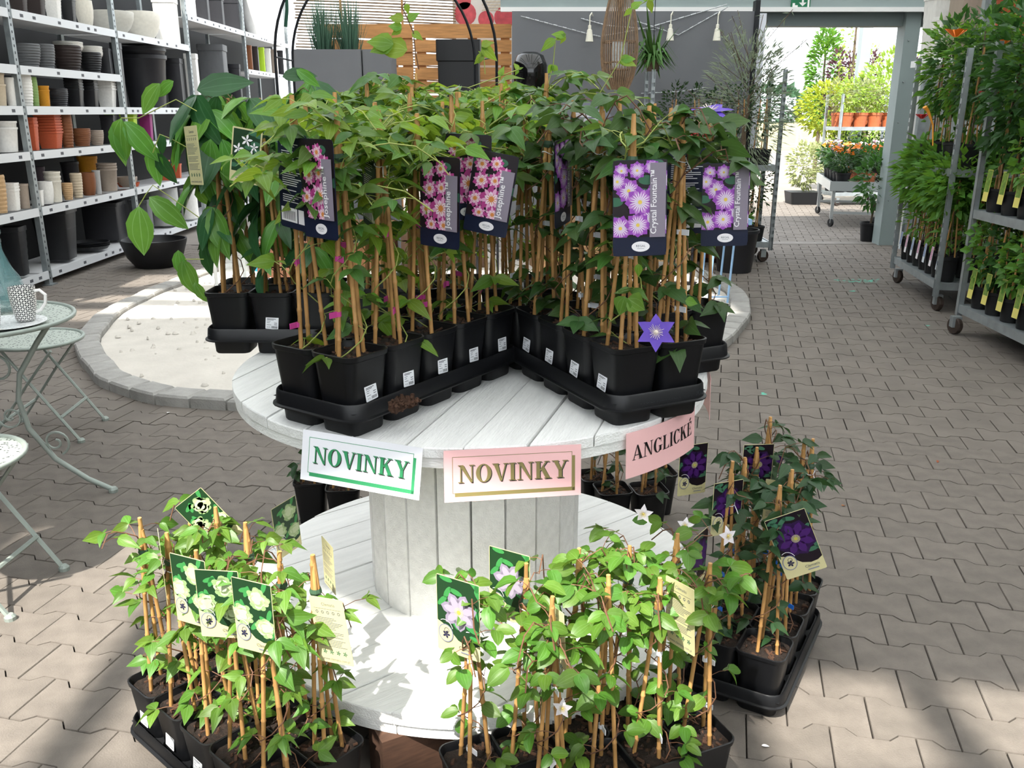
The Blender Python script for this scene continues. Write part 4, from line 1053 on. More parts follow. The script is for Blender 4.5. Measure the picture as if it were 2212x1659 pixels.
PC = dict(white='#e4e2dd', cream='#d8d3c6', beige='#c3b49c', tan='#b8976f', taupe='#9b8d80', grey='#5d5f61', lgrey='#a9a9a7', dark='#26262a', black='#141518', brown='#7b4a2a', dbrown='#2e2422', terra='#b4522f', lime='#a9cc2a', mustard='#c98a1e', magenta='#8a1f6b', green='#7d9a5a', stone='#bdbab0', plum='#4a4048')
def pmat(c): return M('planter_' + c, PC[c], .6 if c not in ('black', 'dark') else .45, var=.06, vs=10)
PMESH = {}
def planter_mesh(kind, c):
    """unit planter: width 1, height 1"""
    if (kind, c) in PMESH: return PMESH[kind, c]
    b = MB(); sm = True
    if kind == 'round': b.lathe([(.36, 0), (.38, .01), (.47, .9), (.5, .93), (.5, 1), (.47, 1), (.45, .9), (.36, .4)], 24)
    elif kind == 'vase': b.lathe([(.33, 0), (.36, .02), (.46, .35), (.5, .65), (.48, 1), (.45, 1), (.45, .7), (.33, .2)], 24)
    elif kind == 'ribbed':
        pr = [(.36, 0)]
        for i in range(9): f = i / 9; r = .37 + .13 * math.sin(min(1, f * 1.25) * 1.57); pr += [(r, f + .01), (r + .022, f + .05), (r, f + .095)]
        pr += [(.48, 1), (.44, 1), (.42, .5)]; b.lathe(pr, 24)
    elif kind == 'bowl': b.lathe([(.22, 0), (.26, .02), (.40, .3), (.48, .65), (.5, .95), (.49, 1), (.46, 1), (.44, .7), (.3, .2), (.0001, .15)], 28)
    elif kind == 'cyl': b.lathe([(.49, 0), (.5, .01), (.5, .99), (.49, 1), (.46, 1), (.45, .5)], 28)
    elif kind == 'saucer': b.lathe([(.42, 0), (.5, 1), (.48, 1), (.42, .3), (.0001, .25)], 24)
    elif kind in ('square', 'box', 'sqrib'):
        lo = {'square': .37, 'box': .47, 'sqrib': .36}[kind]; rs = []
        Z = [(0, lo)] + ([(i / 14, lo + (.48 - lo) * i / 14 + (.012 if i % 2 else 0)) for i in range(1, 13)] if kind == 'sqrib' else []) + [(.90, .472), (.905, .505), (1, .505), (1, .46), (.6, .44)]
        b.rings([ring3(rrect(w_, w_, .06, 2), z) for z, w_ in Z], c1=False)
    PMESH[kind, c] = b.mesh('planter', pmat(c), sm, 40); return PMESH[kind, c]
KN = dict(round='round plant pot', vase='curved plant pot', ribbed='ribbed plant pot', bowl='bowl planter', cyl='cylindrical planter', saucer='saucer', square='square tapered plant pot', box='square planter', sqrib='ribbed square planter')
CN = dict(white='white', cream='cream', beige='beige', tan='tan', taupe='taupe', grey='grey', lgrey='light grey', dark='anthracite', black='black', brown='brown', dbrown='dark brown', terra='terracotta', lime='lime green', mustard='mustard yellow', magenta='magenta', green='sage green', stone='pale stone', plum='dark plum')
SN = {1: 'bottom rack shelf', 2: 'second rack shelf', 3: 'third rack shelf', 4: 'fourth rack shelf', 5: 'fifth rack shelf', 6: 'top rack shelf'}
seen = {}
def shelf_pot(x0, x1, lv, hpx, kind, c, note='', n=1, dz=.13, z=None, back=0.0, x=None, where=None, base=None):
    pc_ = (x0 + x1) / 2; zz = LVZ[lv] if z is None else z
    xx = SX - .05
    for _ in range(3):
        d = abs(xx / ((pc_ - 1106) / FPX)); wd = (x1 - x0) / FPX * d * .98
        xx = SX - .03 - wd / 2 - back
    yy = atX(pc_, 300, xx).y if base is None else base
    # refine y with the pixel row of the shelf
    for _ in range(4):
        p = Vector((xx, yy, zz)); px = proj(p)[0]
        yy *= (1106 - px) / (1106 - pc_)
    h = hpx / FPX * d
    sq = kind in ('square', 'box', 'sqrib')
    wdt = wd * (.86 if sq else 1)
    lab = '%s %s%s on the %s' % (CN[c], KN[kind], (' ' + note) if note else '', where or SN[lv])
    hh = h / (1 + dz * (n - 1)) if n > 1 else h
    for k in range(n):
        if n > 1: l2 = '%s %s%s stacked on the %s' % (CN[c], KN[kind], (' ' + note) if note else '', where or SN[lv]); g = l2
        else: l2, g = lab, None
        if l2 in seen: g = l2
        o = put('saucer' if kind == 'saucer' else 'planter', planter_mesh(kind, c), None, (xx, yy, zz + .001 + k * dz * hh), (0, 0, R(8) if sq else U(0, 6)), (wdt, wdt, hh))
        tag(o, l2, 'planter', g)
        if l2 in seen and n == 1: seen[l2]['group'] = l2
        seen[l2] = o
IT = [
 # lv6
 (25, 62, 6, 40, 'sqrib', 'dbrown', 'beside the wall post'), (61, 101, 6, 40, 'sqrib', 'dbrown', 'next to the white ribbed planter'), (101, 136, 6, 45, 'sqrib', 'white'), (136, 168, 6, 48, 'sqrib', 'black'), (168, 205, 6, 52, 'vase', 'cream'),
 (200, 292, 6, 46, 'bowl', 'stone', 'of stone, partly behind a post'), (272, 350, 6, 56, 'bowl', 'cream', 'of rough stone'), (338, 392, 6, 90, 'box', 'white', 'standing tall'),
 # lv5
 (31, 90, 5, 48, 'ribbed', 'grey', 'with the widest rim'), (80, 122, 5, 50, 'ribbed', 'grey', 'next to the dark brown stack'), (119, 179, 5, 52, 'ribbed', 'dbrown', 'under white pots'), (176, 222, 5, 42, 'ribbed', 'black', 'under white pots'), (219, 246, 5, 52, 'box', 'dark', 'next to the post'),
 # lv4
 (-20, 18, 4, 66, 'round', 'beige', 'beside the post', 2, .5), (16, 40, 4, 58, 'round', 'white', 'beside the post'), (42, 75, 4, 68, 'ribbed', 'white', 'taller than the rest', 3, .12), (70, 87, 4, 60, 'ribbed', 'green', '', 2, .2), (84, 111, 4, 42, 'round', 'mustard', '', 2, .25), (107, 149, 4, 37, 'ribbed', 'dark', ''),
 (147, 184, 4, 66, 'square', 'black', 'next to the woven pot', 6, .15), (181, 216, 4, 65, 'square', 'black', 'next to the white stack', 6, .15), (213, 255, 4, 60, 'square', 'white', '', 5, .14),
 (254, 278, 4, 130, 'square', 'dark', 'behind the rack post', 1), (272, 370, 4, 122, 'round', 'dark', 'the biggest there', 2, .15), (366, 404, 4, 100, 'box', 'dark', 'tall and narrow'),
 # lv3
 (-8, 44, 3, 64, 'round', 'white', 'beside the post', 2, .25), (57, 88, 3, 68, 'sqrib', 'terra', 'under grey ones', 3, .13), (86, 138, 3, 76, 'sqrib', 'terra', 'the widest stack', 8, .165), (135, 162, 3, 72, 'ribbed', 'brown', 'tall one', 3, .15), (160, 198, 3, 37, 'ribbed', 'brown', 'the short one'), (196, 226, 3, 31, 'ribbed', 'taupe', ''), (224, 258, 3, 60, 'box', 'dark', ''),
 (266, 302, 3, 60, 'square', 'lime', ''), (305, 335, 3, 62, 'square', 'magenta', ''), (233, 256, 3, 74, 'square', 'lime', 'half hidden by a post', 1, .13, None, .2),
 # lv2
 (-15, 20, 2, 80, 'ribbed', 'tan', 'beside the post'), (15, 47, 2, 58, 'sqrib', 'white', 'narrow', 3, .14), (42, 68, 2, 52, 'round', 'taupe', 'beside the post'), (76, 97, 2, 33, 'sqrib', 'white', 'smallest one'), (88, 119, 2, 47, 'vase', 'white', ''), (78, 106, 2, 70, 'round', 'plum', '', 1, .13, None, .22), (104, 138, 2, 64, 'round', 'cream', 'under a dark one', 3, .2), (138, 160, 2, 36, 'ribbed', 'tan', 'short one'), (158, 182, 2, 52, 'ribbed', 'beige', ''), (140, 178, 2, 66, 'round', 'dark', '', 1, .13, None, .25),
 (177, 210, 2, 48, 'vase', 'brown', ''), (176, 218, 2, 70, 'round', 'mustard', '', 1, .13, None, .25), (205, 222, 2, 50, 'round', 'lgrey', ''), (216, 258, 2, 58, 'round', 'taupe', 'tall stack', 3, .12), (255, 298, 2, 22, 'bowl', 'taupe', ''), (255, 302, 2, 9, 'saucer', 'terra', ''), (345, 371, 2, 42, 'square', 'terra', 'with a price tag', 2, .3), (372, 395, 2, 30, 'square', 'terra', 'smaller one'),
 # lv1
 (-35, 15, 1, 95, 'round', 'black', 'beside the glass bottle'), (12, 68, 1, 104, 'sqrib', 'black', 'with wavy sides'), (86, 174, 1, 118, 'square', 'black', 'large', 2, .1), (157, 237, 1, 15, 'saucer', 'black', 'at the front', 3, .5), (188, 276, 1, 78, 'box', 'dark', 'lying upside down', 1, .13, None, .12), (286, 334, 1, 72, 'box', 'grey', 'next to the black bowl'), (330, 390, 1, 78, 'cyl', 'lgrey', 'wide'), (394, 430, 1, 62, 'cyl', 'white', ''),
]
for it in IT: shelf_pot(*it)
# pots on and in the others at the fifth shelf
for x0, x1, lv, z, hp, n, nt_ in ((119, 179, 5, 1.82 + .17, 22, 2, 'on the dark brown pot'), (176, 222, 5, 1.82 + .135, 26, 3, 'on the black pot')):
    shelf_pot(x0, x1, lv, hp, 'ribbed', 'white', nt_, n, .4, z)
# far bays
for it in ((392, 426, 6, 40, 'box', 'white', 'in the third bay'), (424, 456, 6, 52, 'box', 'dark', 'first of three tall ones'), (454, 488, 6, 56, 'box', 'dark', 'second of three tall ones'), (486, 524, 6, 60, 'box', 'dark', 'third of three tall ones'), (530, 602, 6, 85, 'vase', 'white', 'biggest on the far bay')): shelf_pot(*it, 1, .13, 2.62)
for it in ((408, 438, 4, 110, 'box', 'white', 'wrapped, in the third bay'), (438, 502, 4, 128, 'box', 'grey', 'tall one in the third bay'), (500, 528, 4, 90, 'box', 'dark', 'shorter one in the third bay')): shelf_pot(*it)
for i, c in enumerate(('brown', 'dbrown', 'lime', 'white', 'taupe', 'dark')): shelf_pot(534 + i * 13.5, 548 + i * 13.5, 5, 50, 'box', c, 'slim, in the last bay', 1, .13, 2.08)
bp = at(318, 560, .1)
t = thing('bowl_planter', 'large low black bowl planter standing on the paving by the rack', 'planter', (-3.50, 8.62, 0))
MB().lathe([(.17, 0), (.19, .008), (.26, .1), (.305, .24), (.31, .27), (.295, .27), (.28, .2), (.2, .08), (.0001, .07)], 36).obj('body', pmat('black'), t, smooth=True, angle=60)
MB().rings([[((.13 + .02 * math.cos(k)) * math.cos(a), (.13 + .02 * math.cos(k)) * math.sin(a), .2 + .02 * math.sin(k)) for k in [i * 1.047 for i in range(6)]] for a in [j * .2618 for j in range(24)]], loop=True).obj('inner_ring', pmat('grey'), t, smooth=True, angle=60)
# ================================================================ background helpers
def foliage(n, sampler, size, wd=.45, mi=0, b=None, up=.4, droop=.3):
    b = b or MB()
    for _ in range(n):
        p, d = sampler(); d = (Vector(d) + Vector((0, 0, -droop * U(0, 1)))).normalized(); s = size * U(.6, 1.25)
        m_ = basis(d, Vector((0, -.3, 1)) + rv() * .9); x, y, z = m_.col[0], m_.col[1], m_.col[2]; p = Vector(p); w_ = wd * s / 2
        b.add([p, p + y * s * .4 - x * w_ + z * w_ * .4, p + y * s * .42, p + y * s * .4 + x * w_ + z * w_ * .4, p + y * s - z * s * .15], ((0, 2, 1), (0, 3, 2), (1, 2, 4), (2, 3, 4)), mi)
    return b
def ball(c, r, shell=.5):
    def f():
        v = rv()
        while v.length > 1 or v.length < .05: v = rv()
        k = v.length; v2 = v.normalized() * (shell + (1 - shell) * k)
        return (c[0] + v2.x * r[0], c[1] + v2.y * r[1], c[2] + v2.z * r[2]), (v2.x, v2.y, v2.z * .6 + .2)
    return f
bgl = {k: M('foliage_' + k, c, .5, trans=.3, trcol=t, var=.3, vs=4) for k, (c, t) in dict(olive=('#7d8a74', '#98a486'), fresh=('#4f8030', '#86b236'), deep=('#2f5428', '#4b7a2c'), dark=('#24401f', '#3a5c24'), lime=('#8a9a26', '#b0b430'), hedge=('#7d9c38', '#a9c048'), purple=('#4a2a35', '#5f3040'), pale=('#8a9262', '#a4aa70'), wood=('#3f5f45', '#4f6f4f'), grass=('#4d6f5c', '#5f8068'), strap=('#4a7434', '#6f9a3c')).items()}
m_terra = M('terracotta_plastic', '#b0613c', .6, var=.08); m_red = M('petal_red', '#b3262c', .5); m_org = M('petal_orange', '#e07a1e', .5, trans=.2); m_trunk = M('bark', '#5d4f40', .9, var=.3, vs=20)
round_pot = MB().lathe([(.36, 0), (.38, .01), (.47, .86), (.5, .88), (.5, 1), (.46, 1), (.45, .9), (.0001, .88)], 20).mesh('pot', m_blackm, True, 40)
terra_pot = MB().lathe([(.36, 0), (.38, .01), (.47, .80), (.5, .82), (.5, 1), (.46, 1), (.45, .9), (.0001, .88)], 20).mesh('pot', m_terra, True, 40)
cane_bg = MB().tube([(0, 0, 0), (0, 0, 1)], .006, 5).mesh('cane', m_cane)

def trolley(label, O, ax, L, W, shelves, ht=1.88, name='plant_trolley'):
    a = math.atan2(ax[1], ax[0]); t = thing(name, label, 'trolley', (O[0], O[1], 0), a)   # local x along the length, y to the left of it
    for x in (0, L):
        for y in (0, -W):
            b = MB(); b.box((x - .018, y - .018, .12), (x + .018, y - .014, ht)); b.box((x - .018, y - .018, .12), (x - .014, y + .018, ht)); b.box((x + .014, y - .018, .12), (x + .018, y + .018, ht))
            z = .25
            while z < ht - .05: b.box((x - .014, y + .012, z), (x + .014, y + .016, z + .035)); z += .07
            b.obj('post', m_steel, t)
            MB().lathe([(.055, -.018), (.06, -.01), (.06, .01), (.055, .018)], 16, c1=True).obj('wheel', M('wheel_rubber', '#3a2f29', .7), t, (x + (.06 if x == 0 else -.06), y + (.04 if y else -.04), .06), (R(90), 0, .3))
            MB().box((-.025, -.03, .05), (.025, .03, .125)).obj('castor', m_steel, t, (x + (.06 if x == 0 else -.06), y + (.04 if y else -.04), 0))
    for k, z in enumerate(shelves):
        b = MB(); b.box((0, -W, z - .02), (L, 0, z)); b.box((0, -.012, z - .05), (L, .004, z + .006)); b.box((0, -W - .004, z - .05), (L, -W + .012, z + .006)); b.box((-.004, -W, z - .05), (.01, 0, z + .006)); b.box((L - .01, -W, z - .05), (L + .004, 0, z + .006))
        b.obj('base' if k == 0 else 'shelf', m_steel, t)
    return t
def local(O, ax, x, y): 
    ax = Vector(ax).normalized(); n = Vector((-ax.y, ax.x)); p = Vector(O[:2]) + ax * x + n * y; return p.x, p.y
def bg_variants(n, fn): return [fn(i) for i in range(n)]
def place_plant(name, label, group, loc, pot, pw, ph, fol, canes=0, cane_h=.6, tagm=None, tagdir=None, fs=1.0, extra=None):
    t = thing(name, label, 'potted plant', loc, 0, group)
    put('pot', pot, t, (0, 0, 0), (0, 0, U(0, 6)), (pw, pw, ph))
    o = stuff(put('foliage', fol, t, (0, 0, ph), (0, 0, U(0, 6.28)), (fs, fs, fs)))
    for k in range(canes):
        a = U(0, 6.28); d = Vector((-.04 * math.cos(a), -.04 * math.sin(a), cane_h)); put('cane', cane_bg, t, (.04 * math.cos(a), .04 * math.sin(a), ph * .8), d.to_track_quat('Z', 'Y').to_euler(), (1, 1, cane_h))
    if tagm is not None:
        d = Vector(tagdir).normalized(); o = put('tag', tagm, t, d * (pw * .5 + .012) + Vector((0, 0, ph * .45)), (-.08, 0, math.atan2(d.x, -d.y)))
    return t
def simple_tag(col1, col2, W, H_):
    b = MB(); b.box((-W / 2, 0, 0), (W / 2, .002, H_)); b.add([(-W / 2 + .003, -.0004, H_ * .3), (W / 2 - .003, -.0004, H_ * .3), (W / 2 - .003, -.0004, H_ - .003), (-W / 2 + .003, -.0004, H_ - .003)], ((0, 1, 2, 3),), 1)
    return b.mesh('tag', [M('tag_' + col1, col1, .4), M('tag_' + col2, col2, .4, var=.5, vs=60)])
tg_pink = simple_tag('#e9e6ea', '#c08aa8', .05, .15); tg_yel = simple_tag('#d9cf72', '#6d8a3a', .06, .20); tg_blu = simple_tag('#cfd8e0', '#7d90b8', .05, .15)

# ---- two plant trolleys on the right-hand side of the aisle
random.seed(71)
O1, X1 = (3.20, 6.55), (.155, .988)
trolley('metal plant trolley with trailing bright green climbers, next to the door', O1, X1, 1.28, .56, (.22, 1.05))
def fol_low(i):
    b = MB(); foliage(230, ball((0, 0, .55), (.21, .21, .25), .2), .10, .5, 0, b, droop=.5); foliage(40, ball((0, 0, .22), (.10, .10, .2)), .07, .5, 0, b); b.tube([(0, 0, 0), (.01, 0, .3), (0, .01, .6)], .005, 4, 1); return b.mesh('foliage', [bgl['fresh'], m_trunk])
def fol_top(i):
    b = MB(); foliage(330, ball((0, 0, .60), (.17, .17, .40), .2), .085, .5, 0, b, droop=.5); foliage(30, ball((0, 0, .2), (.1, .1, .15)), .06, .5, 0, b); b.tube([(0, 0, 0), (.01, 0, .4), (0, .01, .8)], .006, 4, 1); return b.mesh('foliage', [bgl['fresh' if i % 2 else 'deep'], m_trunk])
FLO, FTO = bg_variants(3, fol_low), bg_variants(4, fol_top)
k = 0
for r in range(7):
    for c in range(3):
        x, y = local(O1, X1, .10 + r * .18, -.09 - c * .18)
        place_plant('potted_climber', 'green climber, lower deck by the door, %s row from the door, %s column' % (ORD[6 - r], ('aisle-side', 'middle', 'wall-side')[c]), 'climbers on the lower deck by the door', (x, y, .221), round_pot, .14, .19, FLO[(r + c) % 3], 3, .6, (tg_pink if r % 2 else tg_blu) if c == 0 else None, (-1, .15, 0), U(.85, 1.05))
for r in range(4):
    for c in range(2):
        x, y = local(O1, X1, .16 + r * .31, -.14 - c * .28)
        t = place_plant('potted_trumpet_vine', 'tall vine on the upper deck by the door, %s row from the door, %s column' % (ORD[3 - r], ('aisle-side', 'wall-side')[c]), 'vines on the upper deck by the door', (x, y, 1.051), round_pot, .20, .18, FTO[(r + c) % 4], 3, .7, None, None, U(.8, 1.0))
for px, py, y, s, m_ in ((2065, 72, 6.6, 22, m_org), (1992, 252, 7.2, 14, m_red), (2135, 205, 6.2, 20, m_red), (2172, 90, 6.0, 12, m_org)):
    c = atY(px, py, y); b = MB()
    for k in range(6):
        a = k * 1.047; r_ = s / FPX * y
        b.rings([[(c.x + .2 * r_ * math.cos(a + j * .5), c.y + .2 * r_ * math.sin(a + j * .5), c.z - .3 * r_) for j in range(3)], [(c.x + r_ * math.cos(a + j * .45), c.y + r_ * math.sin(a + j * .45) * .8, c.z + .35 * r_ * U(.6, 1.2)) for j in range(3)]], c1=True)
    tag(b.obj('blossom', m_), {22: 'orange trumpet blossom high on the vine by the door', 14: 'small red blossom on the upper deck beside the door frame', 20: 'red blossom on the near trolley among cane tops', 12: 'orange buds on the near trolley'}[s], 'flower')
c = atY(2005, 240, 6.9)
tag(MB().tube([c + Vector((-.03, 0, .03)), c, c + Vector((.05, 0, -.1)), c + Vector((.07, 0, -.25))], [.03, .02, .01, .008], 6, flat=.5).obj('plant_marker', M('orange_plastic', '#e0962a', .4)), 'curved orange plastic plant marker on the upper deck by the door', 'marker')
O2, X2 = (3.07, 5.92), (-.04, -.999)
t2 = trolley('metal plant trolley with ivy and yellow plant tags, nearest part of the aisle', (O2[0], O2[1]), X2, 1.30, -.56, (.19, .83))
def fol_ivy(i):
    b = MB(); foliage(150, ball((0, 0, .26), (.12, .12, .24), .3), .07, .75, 0, b, droop=.6); return b.mesh('foliage', [bgl['deep' if i % 2 else 'fresh'], m_trunk])
FIV = bg_variants(3, fol_ivy)
for r in range(6):
    for c in range(3):
        x, y = local(O2, X2, .10 + r * .2, .09 + c * .18)
        place_plant('potted_ivy', 'ivy on the near trolley lower deck, %s row from the far end, %s column' % (ORD[r], ('aisle-side', 'middle', 'wall-side')[c]), 'ivy on the lower deck', (x, y, .191), round_pot, .15, .15, FIV[(r + c) % 3], 3, .52, tg_yel if c == 0 else None, (-1, 0, 0), U(.75, .95))
        place_plant('potted_vine', 'vine on the near trolley upper deck, %s row from the far end, %s column' % (ORD[r], ('aisle-side', 'middle', 'wall-side')[c]), 'vines on the upper deck of the near trolley', (x, y, .831), round_pot, .15, .15, (FTO + FIV)[(r * 2 + c) % 7], 3, .62, tg_yel if c == 0 else None, (-1, 0, 0), U(.9, 1.15))
# ---- shelf of big planters above, against the wall by the door
rs = thing('wall_shelf', 'white wall shelf with tall planters above the vines', 'shelving', (3.86, 8.6, 0))
MB().box((0, -.4, 1.86), (.7, .45, 1.92)).obj('board', m_shelf, rs)
for y in (-.38, .36):
    MB().box((.62, y, 0), (.68, y + .06, 2.9)).obj('post', m_galv, rs)
def wall_pot(label, x, y, z, kind, c, wd, ht): tag(put('planter', planter_mesh(kind, c), None, (x, y, z + .001), (0, 0, .2), (wd, wd, ht)), label, 'planter')
wall_pot('tall white ribbed planter on the wall shelf by the door', 3.99, 8.90, 1.92, 'sqrib', 'white', .2, .58)
wall_pot('small dark planter between two pale ones on the wall shelf', 4.16, 8.88, 1.92, 'box', 'dark', .16, .5); wall_pot('white square planter on the wall shelf', 3.95, 8.66, 1.92, 'square', 'white', .15, .36)
wall_pot('tall taupe planter on the wall shelf', 4.0, 8.40, 1.92, 'box', 'taupe', .2, .85)
rs2 = thing('pot_pedestal', 'white shelf with stacked ribbed pots above the near trolley', 'shelving', (4.1, 7.2, 0))
MB().box((-.2, -.35, 1.95), (.5, .85, 2.01)).obj('board', m_shelf, rs2)
for y in (-.3, .75): MB().box((.42, y, 0), (.48, y + .06, 1.95)).obj('post', m_galv, rs2)
for k in range(6): tag(put('planter', planter_mesh('round', 'terra'), None, (4.14, 7.78, 2.011 + k * .07), (0, 0, 0), (.36, .36, .34)), 'terracotta pot nested in the tall stack above the near trolley', 'planter', 'stacked terracotta pots')
for k in range(7): tag(put('planter', planter_mesh('round', 'cream'), None, (4.14, 7.12, 2.011 + k * .05), (0, 0, 0), (.36, .36, .40)), 'cream pot nested in the tall stack above the near trolley', 'planter', 'stacked cream pots')

# ================================================================ display behind the reel
m_panel = M('anthracite_panel', '#6b6d71', .7, var=.04, vs=3); m_blackmetal = M('black_metal', '#15171c', .4, .3)
t = thing('display_panel', 'anthracite display panel behind the wicker lantern', 'panel', (1.2, 9.55, 0))
MB().box((-1.2, 0, 0), (1.24, .06, 2.42)).obj('board', m_panel, t); MB().box((1.24, -.03, 0), (1.285, .09, 2.52)).obj('post', m_blackmetal, t)
MB().box((1.285, -.01, .9), (1.36, 0, 2.4)).obj('banner', M('white_banner', '#d8dbe4', .6), t)
# tall planters with grass
grass_me = []
for i in range(2):
    b = MB()
    for k in range(230):
        a = U(0, 6.28); r_ = U(0, .11); ln = U(.25, .62); x, y = r_ * math.cos(a), r_ * math.sin(a); tx, ty = x + math.cos(a) * U(0, .16), y + math.sin(a) * U(0, .16)
        px_, py_ = -math.sin(a) * .005, math.cos(a) * .005
        b.add([(x - px_, y - py_, 0), (x + px_, y + py_, 0), ((x + tx) / 2 + px_ * .7, (y + ty) / 2 + py_ * .7, ln * .6), ((x + tx) / 2 - px_ * .7, (y + ty) / 2 - py_ * .7, ln * .6), (tx, ty, ln)], ((0, 1, 2, 3), (3, 2, 4)))
    grass_me.append(b.mesh('foliage', bgl['grass']))
x0, x1, xs = atY(630, 122, 8.9).x, atY(845, 122, 8.9).x, atY(781, 122, 8.9).x
for k, (a, c) in enumerate(((x0, xs - .005), (xs + .005, x1))):
    t = thing('tall_planter', ['tall anthracite planter screen with two tufts of grass', 'tall anthracite planter screen beside the one with grass tufts'][k], 'planter', (a, 8.9, 0))
    b = MB(); W = c - a
    b.rings([ring3([(x + W / 2, y + .2) for x, y in rrect(W / 2, .2, .01, 1)], z) for z in (0, 2.02)], c1=False); b.rings([ring3([(x + W / 2, y + .2) for x, y in rrect(W / 2 - e, .2 - e, .01, 1)], z) for e, z in ((0, 2.02), (.03, 2.02), (.03, 1.95))], c0=False)
    b.obj('body', m_panel, t); MB().box((.03, .03, 1.93), (W - .03, .37, 1.955)).obj('soil', m_soil, t)
for px in (700, 757):
    p = atY(px, 118, 9.1); t = thing('grass_tuft', 'tuft of blue-green grass in the tall planter, %s' % ('nearer the rack' if px < 730 else 'nearer the pallet middle'), 'plant', (p.x, 9.1, 1.955), 0, 'grass tufts'); stuff(put('foliage', random.choice(grass_me), t, (0, 0, 0), (0, 0, U(0, 6))))
# reed mat, pallet boards, poster
t = thing('reed_mat', 'hanging reed mat with thin horizontal slats behind the pallet boards', 'mat', (-2.0, 10.85, 0))
b = MB(); xa, xb = atY(640, 60, 10.85).x + 2.0, atY(985, 60, 10.85).x + 2.0
z = 1.75
while z < 3.0:
    b.tube([(xa + U(-.02, .02), 0, z + .05), ((xa + xb) / 2, U(-.004, .004), z + .02 + U(-.004, .004)), (xb, 0, z - .02)], U(.006, .009), 4); z += .031
stuff(b.obj('reeds', M('reed', '#8d7962', .8, var=.35, vs=6), t))
for px in (738, 870): MB().box((-.012, -.012, 1.7), (.012, .012, 3.05)).obj('batten', m_cane, t, (atY(px, 60, 10.85).x + 2.0, 0, 0))
m_pine = M('pallet_pine', '#c08a55', .7, var=.2, vs=6, stretch=(1, 6, 10), rnd=.1)
t = thing('pallet_wall', 'orange-brown pallet boards standing behind the grass planters', 'pallet', (-1.2, 10.4, 0))
XA, XB, XM = atY(690, 80, 10.4).x + 1.2, atY(1105, 80, 10.4).x + 1.2, atY(893, 80, 10.4).x + 1.2
yy = [(52, 82), (87, 112), (117, 141), (146, 172), (176, 202), (206, 232), (236, 262)]
for (ya, yb) in yy:
    for xl, xr in ((XA, XM - .01), (XM + .01, XB)):
        za, zb = atY(900, yb, 10.4).z, atY(900, ya, 10.4).z
        MB().box((xl, -.012, za), (xr, .012, zb)).obj('board', m_pine, t)
for x in (XA + .02, XA + .75, XM - .12, XM + .03, XM + .6, XB - .12): MB().box((x, .012, 0), (x + .1, .10, atY(900, 52, 10.4).z)).obj('upright', m_pine, t)
t = thing('poster', 'poster with red berries and wicker above the pallet boards', 'poster', (-.35, 10.9, 0))
pa, pb = atY(980, 130, 10.9), atY(1110, 0, 10.9)
MB().box((pa.x + .35, 0, pa.z - .4), (pb.x + .35, .01, pb.z + .4)).obj('sheet', M('poster_base', '#dcd6cf', .5), t)
b = MB()
for px, py, r_ in ((1005, 30, 22), (1090, 38, 21), (1050, 42, 16), (1000, 2, 16)):
    c = atY(px, py, 10.9); b.poly([(c.x + .35 + r_ / FPX * 10.9 * math.cos(a * .35), -.002, c.z + r_ / FPX * 10.9 * math.sin(a * .35)) for a in range(18)])
b.obj('berries', M('poster_red', '#c9525a', .5, var=.25, vs=12), t)
b = MB()
for i in range(7):
    for j in range(5):
        c = atY(1045 + i * 9 + (j % 2) * 4, -2 + j * 6, 10.9); b.poly([(c.x + .35 + dx * .022, -.003, c.z + dz_ * .011) for dx, dz_ in ((-1, -1), (1, -.4), (1, 1), (-1, .4))])
b.obj('wicker', M('poster_cream', '#cfc2ac', .5), t)
# black rose arch
t = thing('rose_arch', 'black metal rose arch in front of the reed mat', 'arch', (-.85, 7.6, 0))
for pxl, pxr, y in ((597, 1073, 7.4), (634, 1026, 7.95)):
    a, c = atY(pxl, 160, y), atY(pxr, 160, y); rad = (c.x - a.x) / 2; cx = (a.x + c.x) / 2; zc = atY(600, 128, 7.4).z
    for s in (-1, 1): MB().tube([(cx + .85 + s * rad, y - 7.6, 0), (cx + .85 + s * rad, y - 7.6, zc)], .011, 8).obj('post', m_blackmetal, t)
    MB().tube([(cx + .85 + rad * math.cos(R(k * 6)), y - 7.6, zc + rad * 1.05 * math.sin(R(k * 6))) for k in range(31)], .011, 8).obj('hoop', m_blackmetal, t, smooth=True)
a1, c1, a2, c2 = atY(597, 160, 7.4), atY(1073, 160, 7.4), atY(634, 160, 7.95), atY(1026, 160, 7.95)
for z in (.3, .7, 1.1, 1.5, atY(600, 123, 7.4).z):
    for p_, q2 in ((a1, a2), (c1, c2)): MB().tube([(p_.x + .85, -.2, z), (q2.x + .85, .35, z)], .007, 6).obj('rung', m_blackmetal, t)
b = MB(); b.tube([atY(618, -20, 7.5) + Vector((.85, -7.6, 0)), atY(620, 20, 7.5) + Vector((.85, -7.6, 0)), atY(617, 58, 7.5) + Vector((.85, -7.6, 0))], .014, 6); b.obj('green_rope', M('green_rope', '#1d4a3a', .8), t)
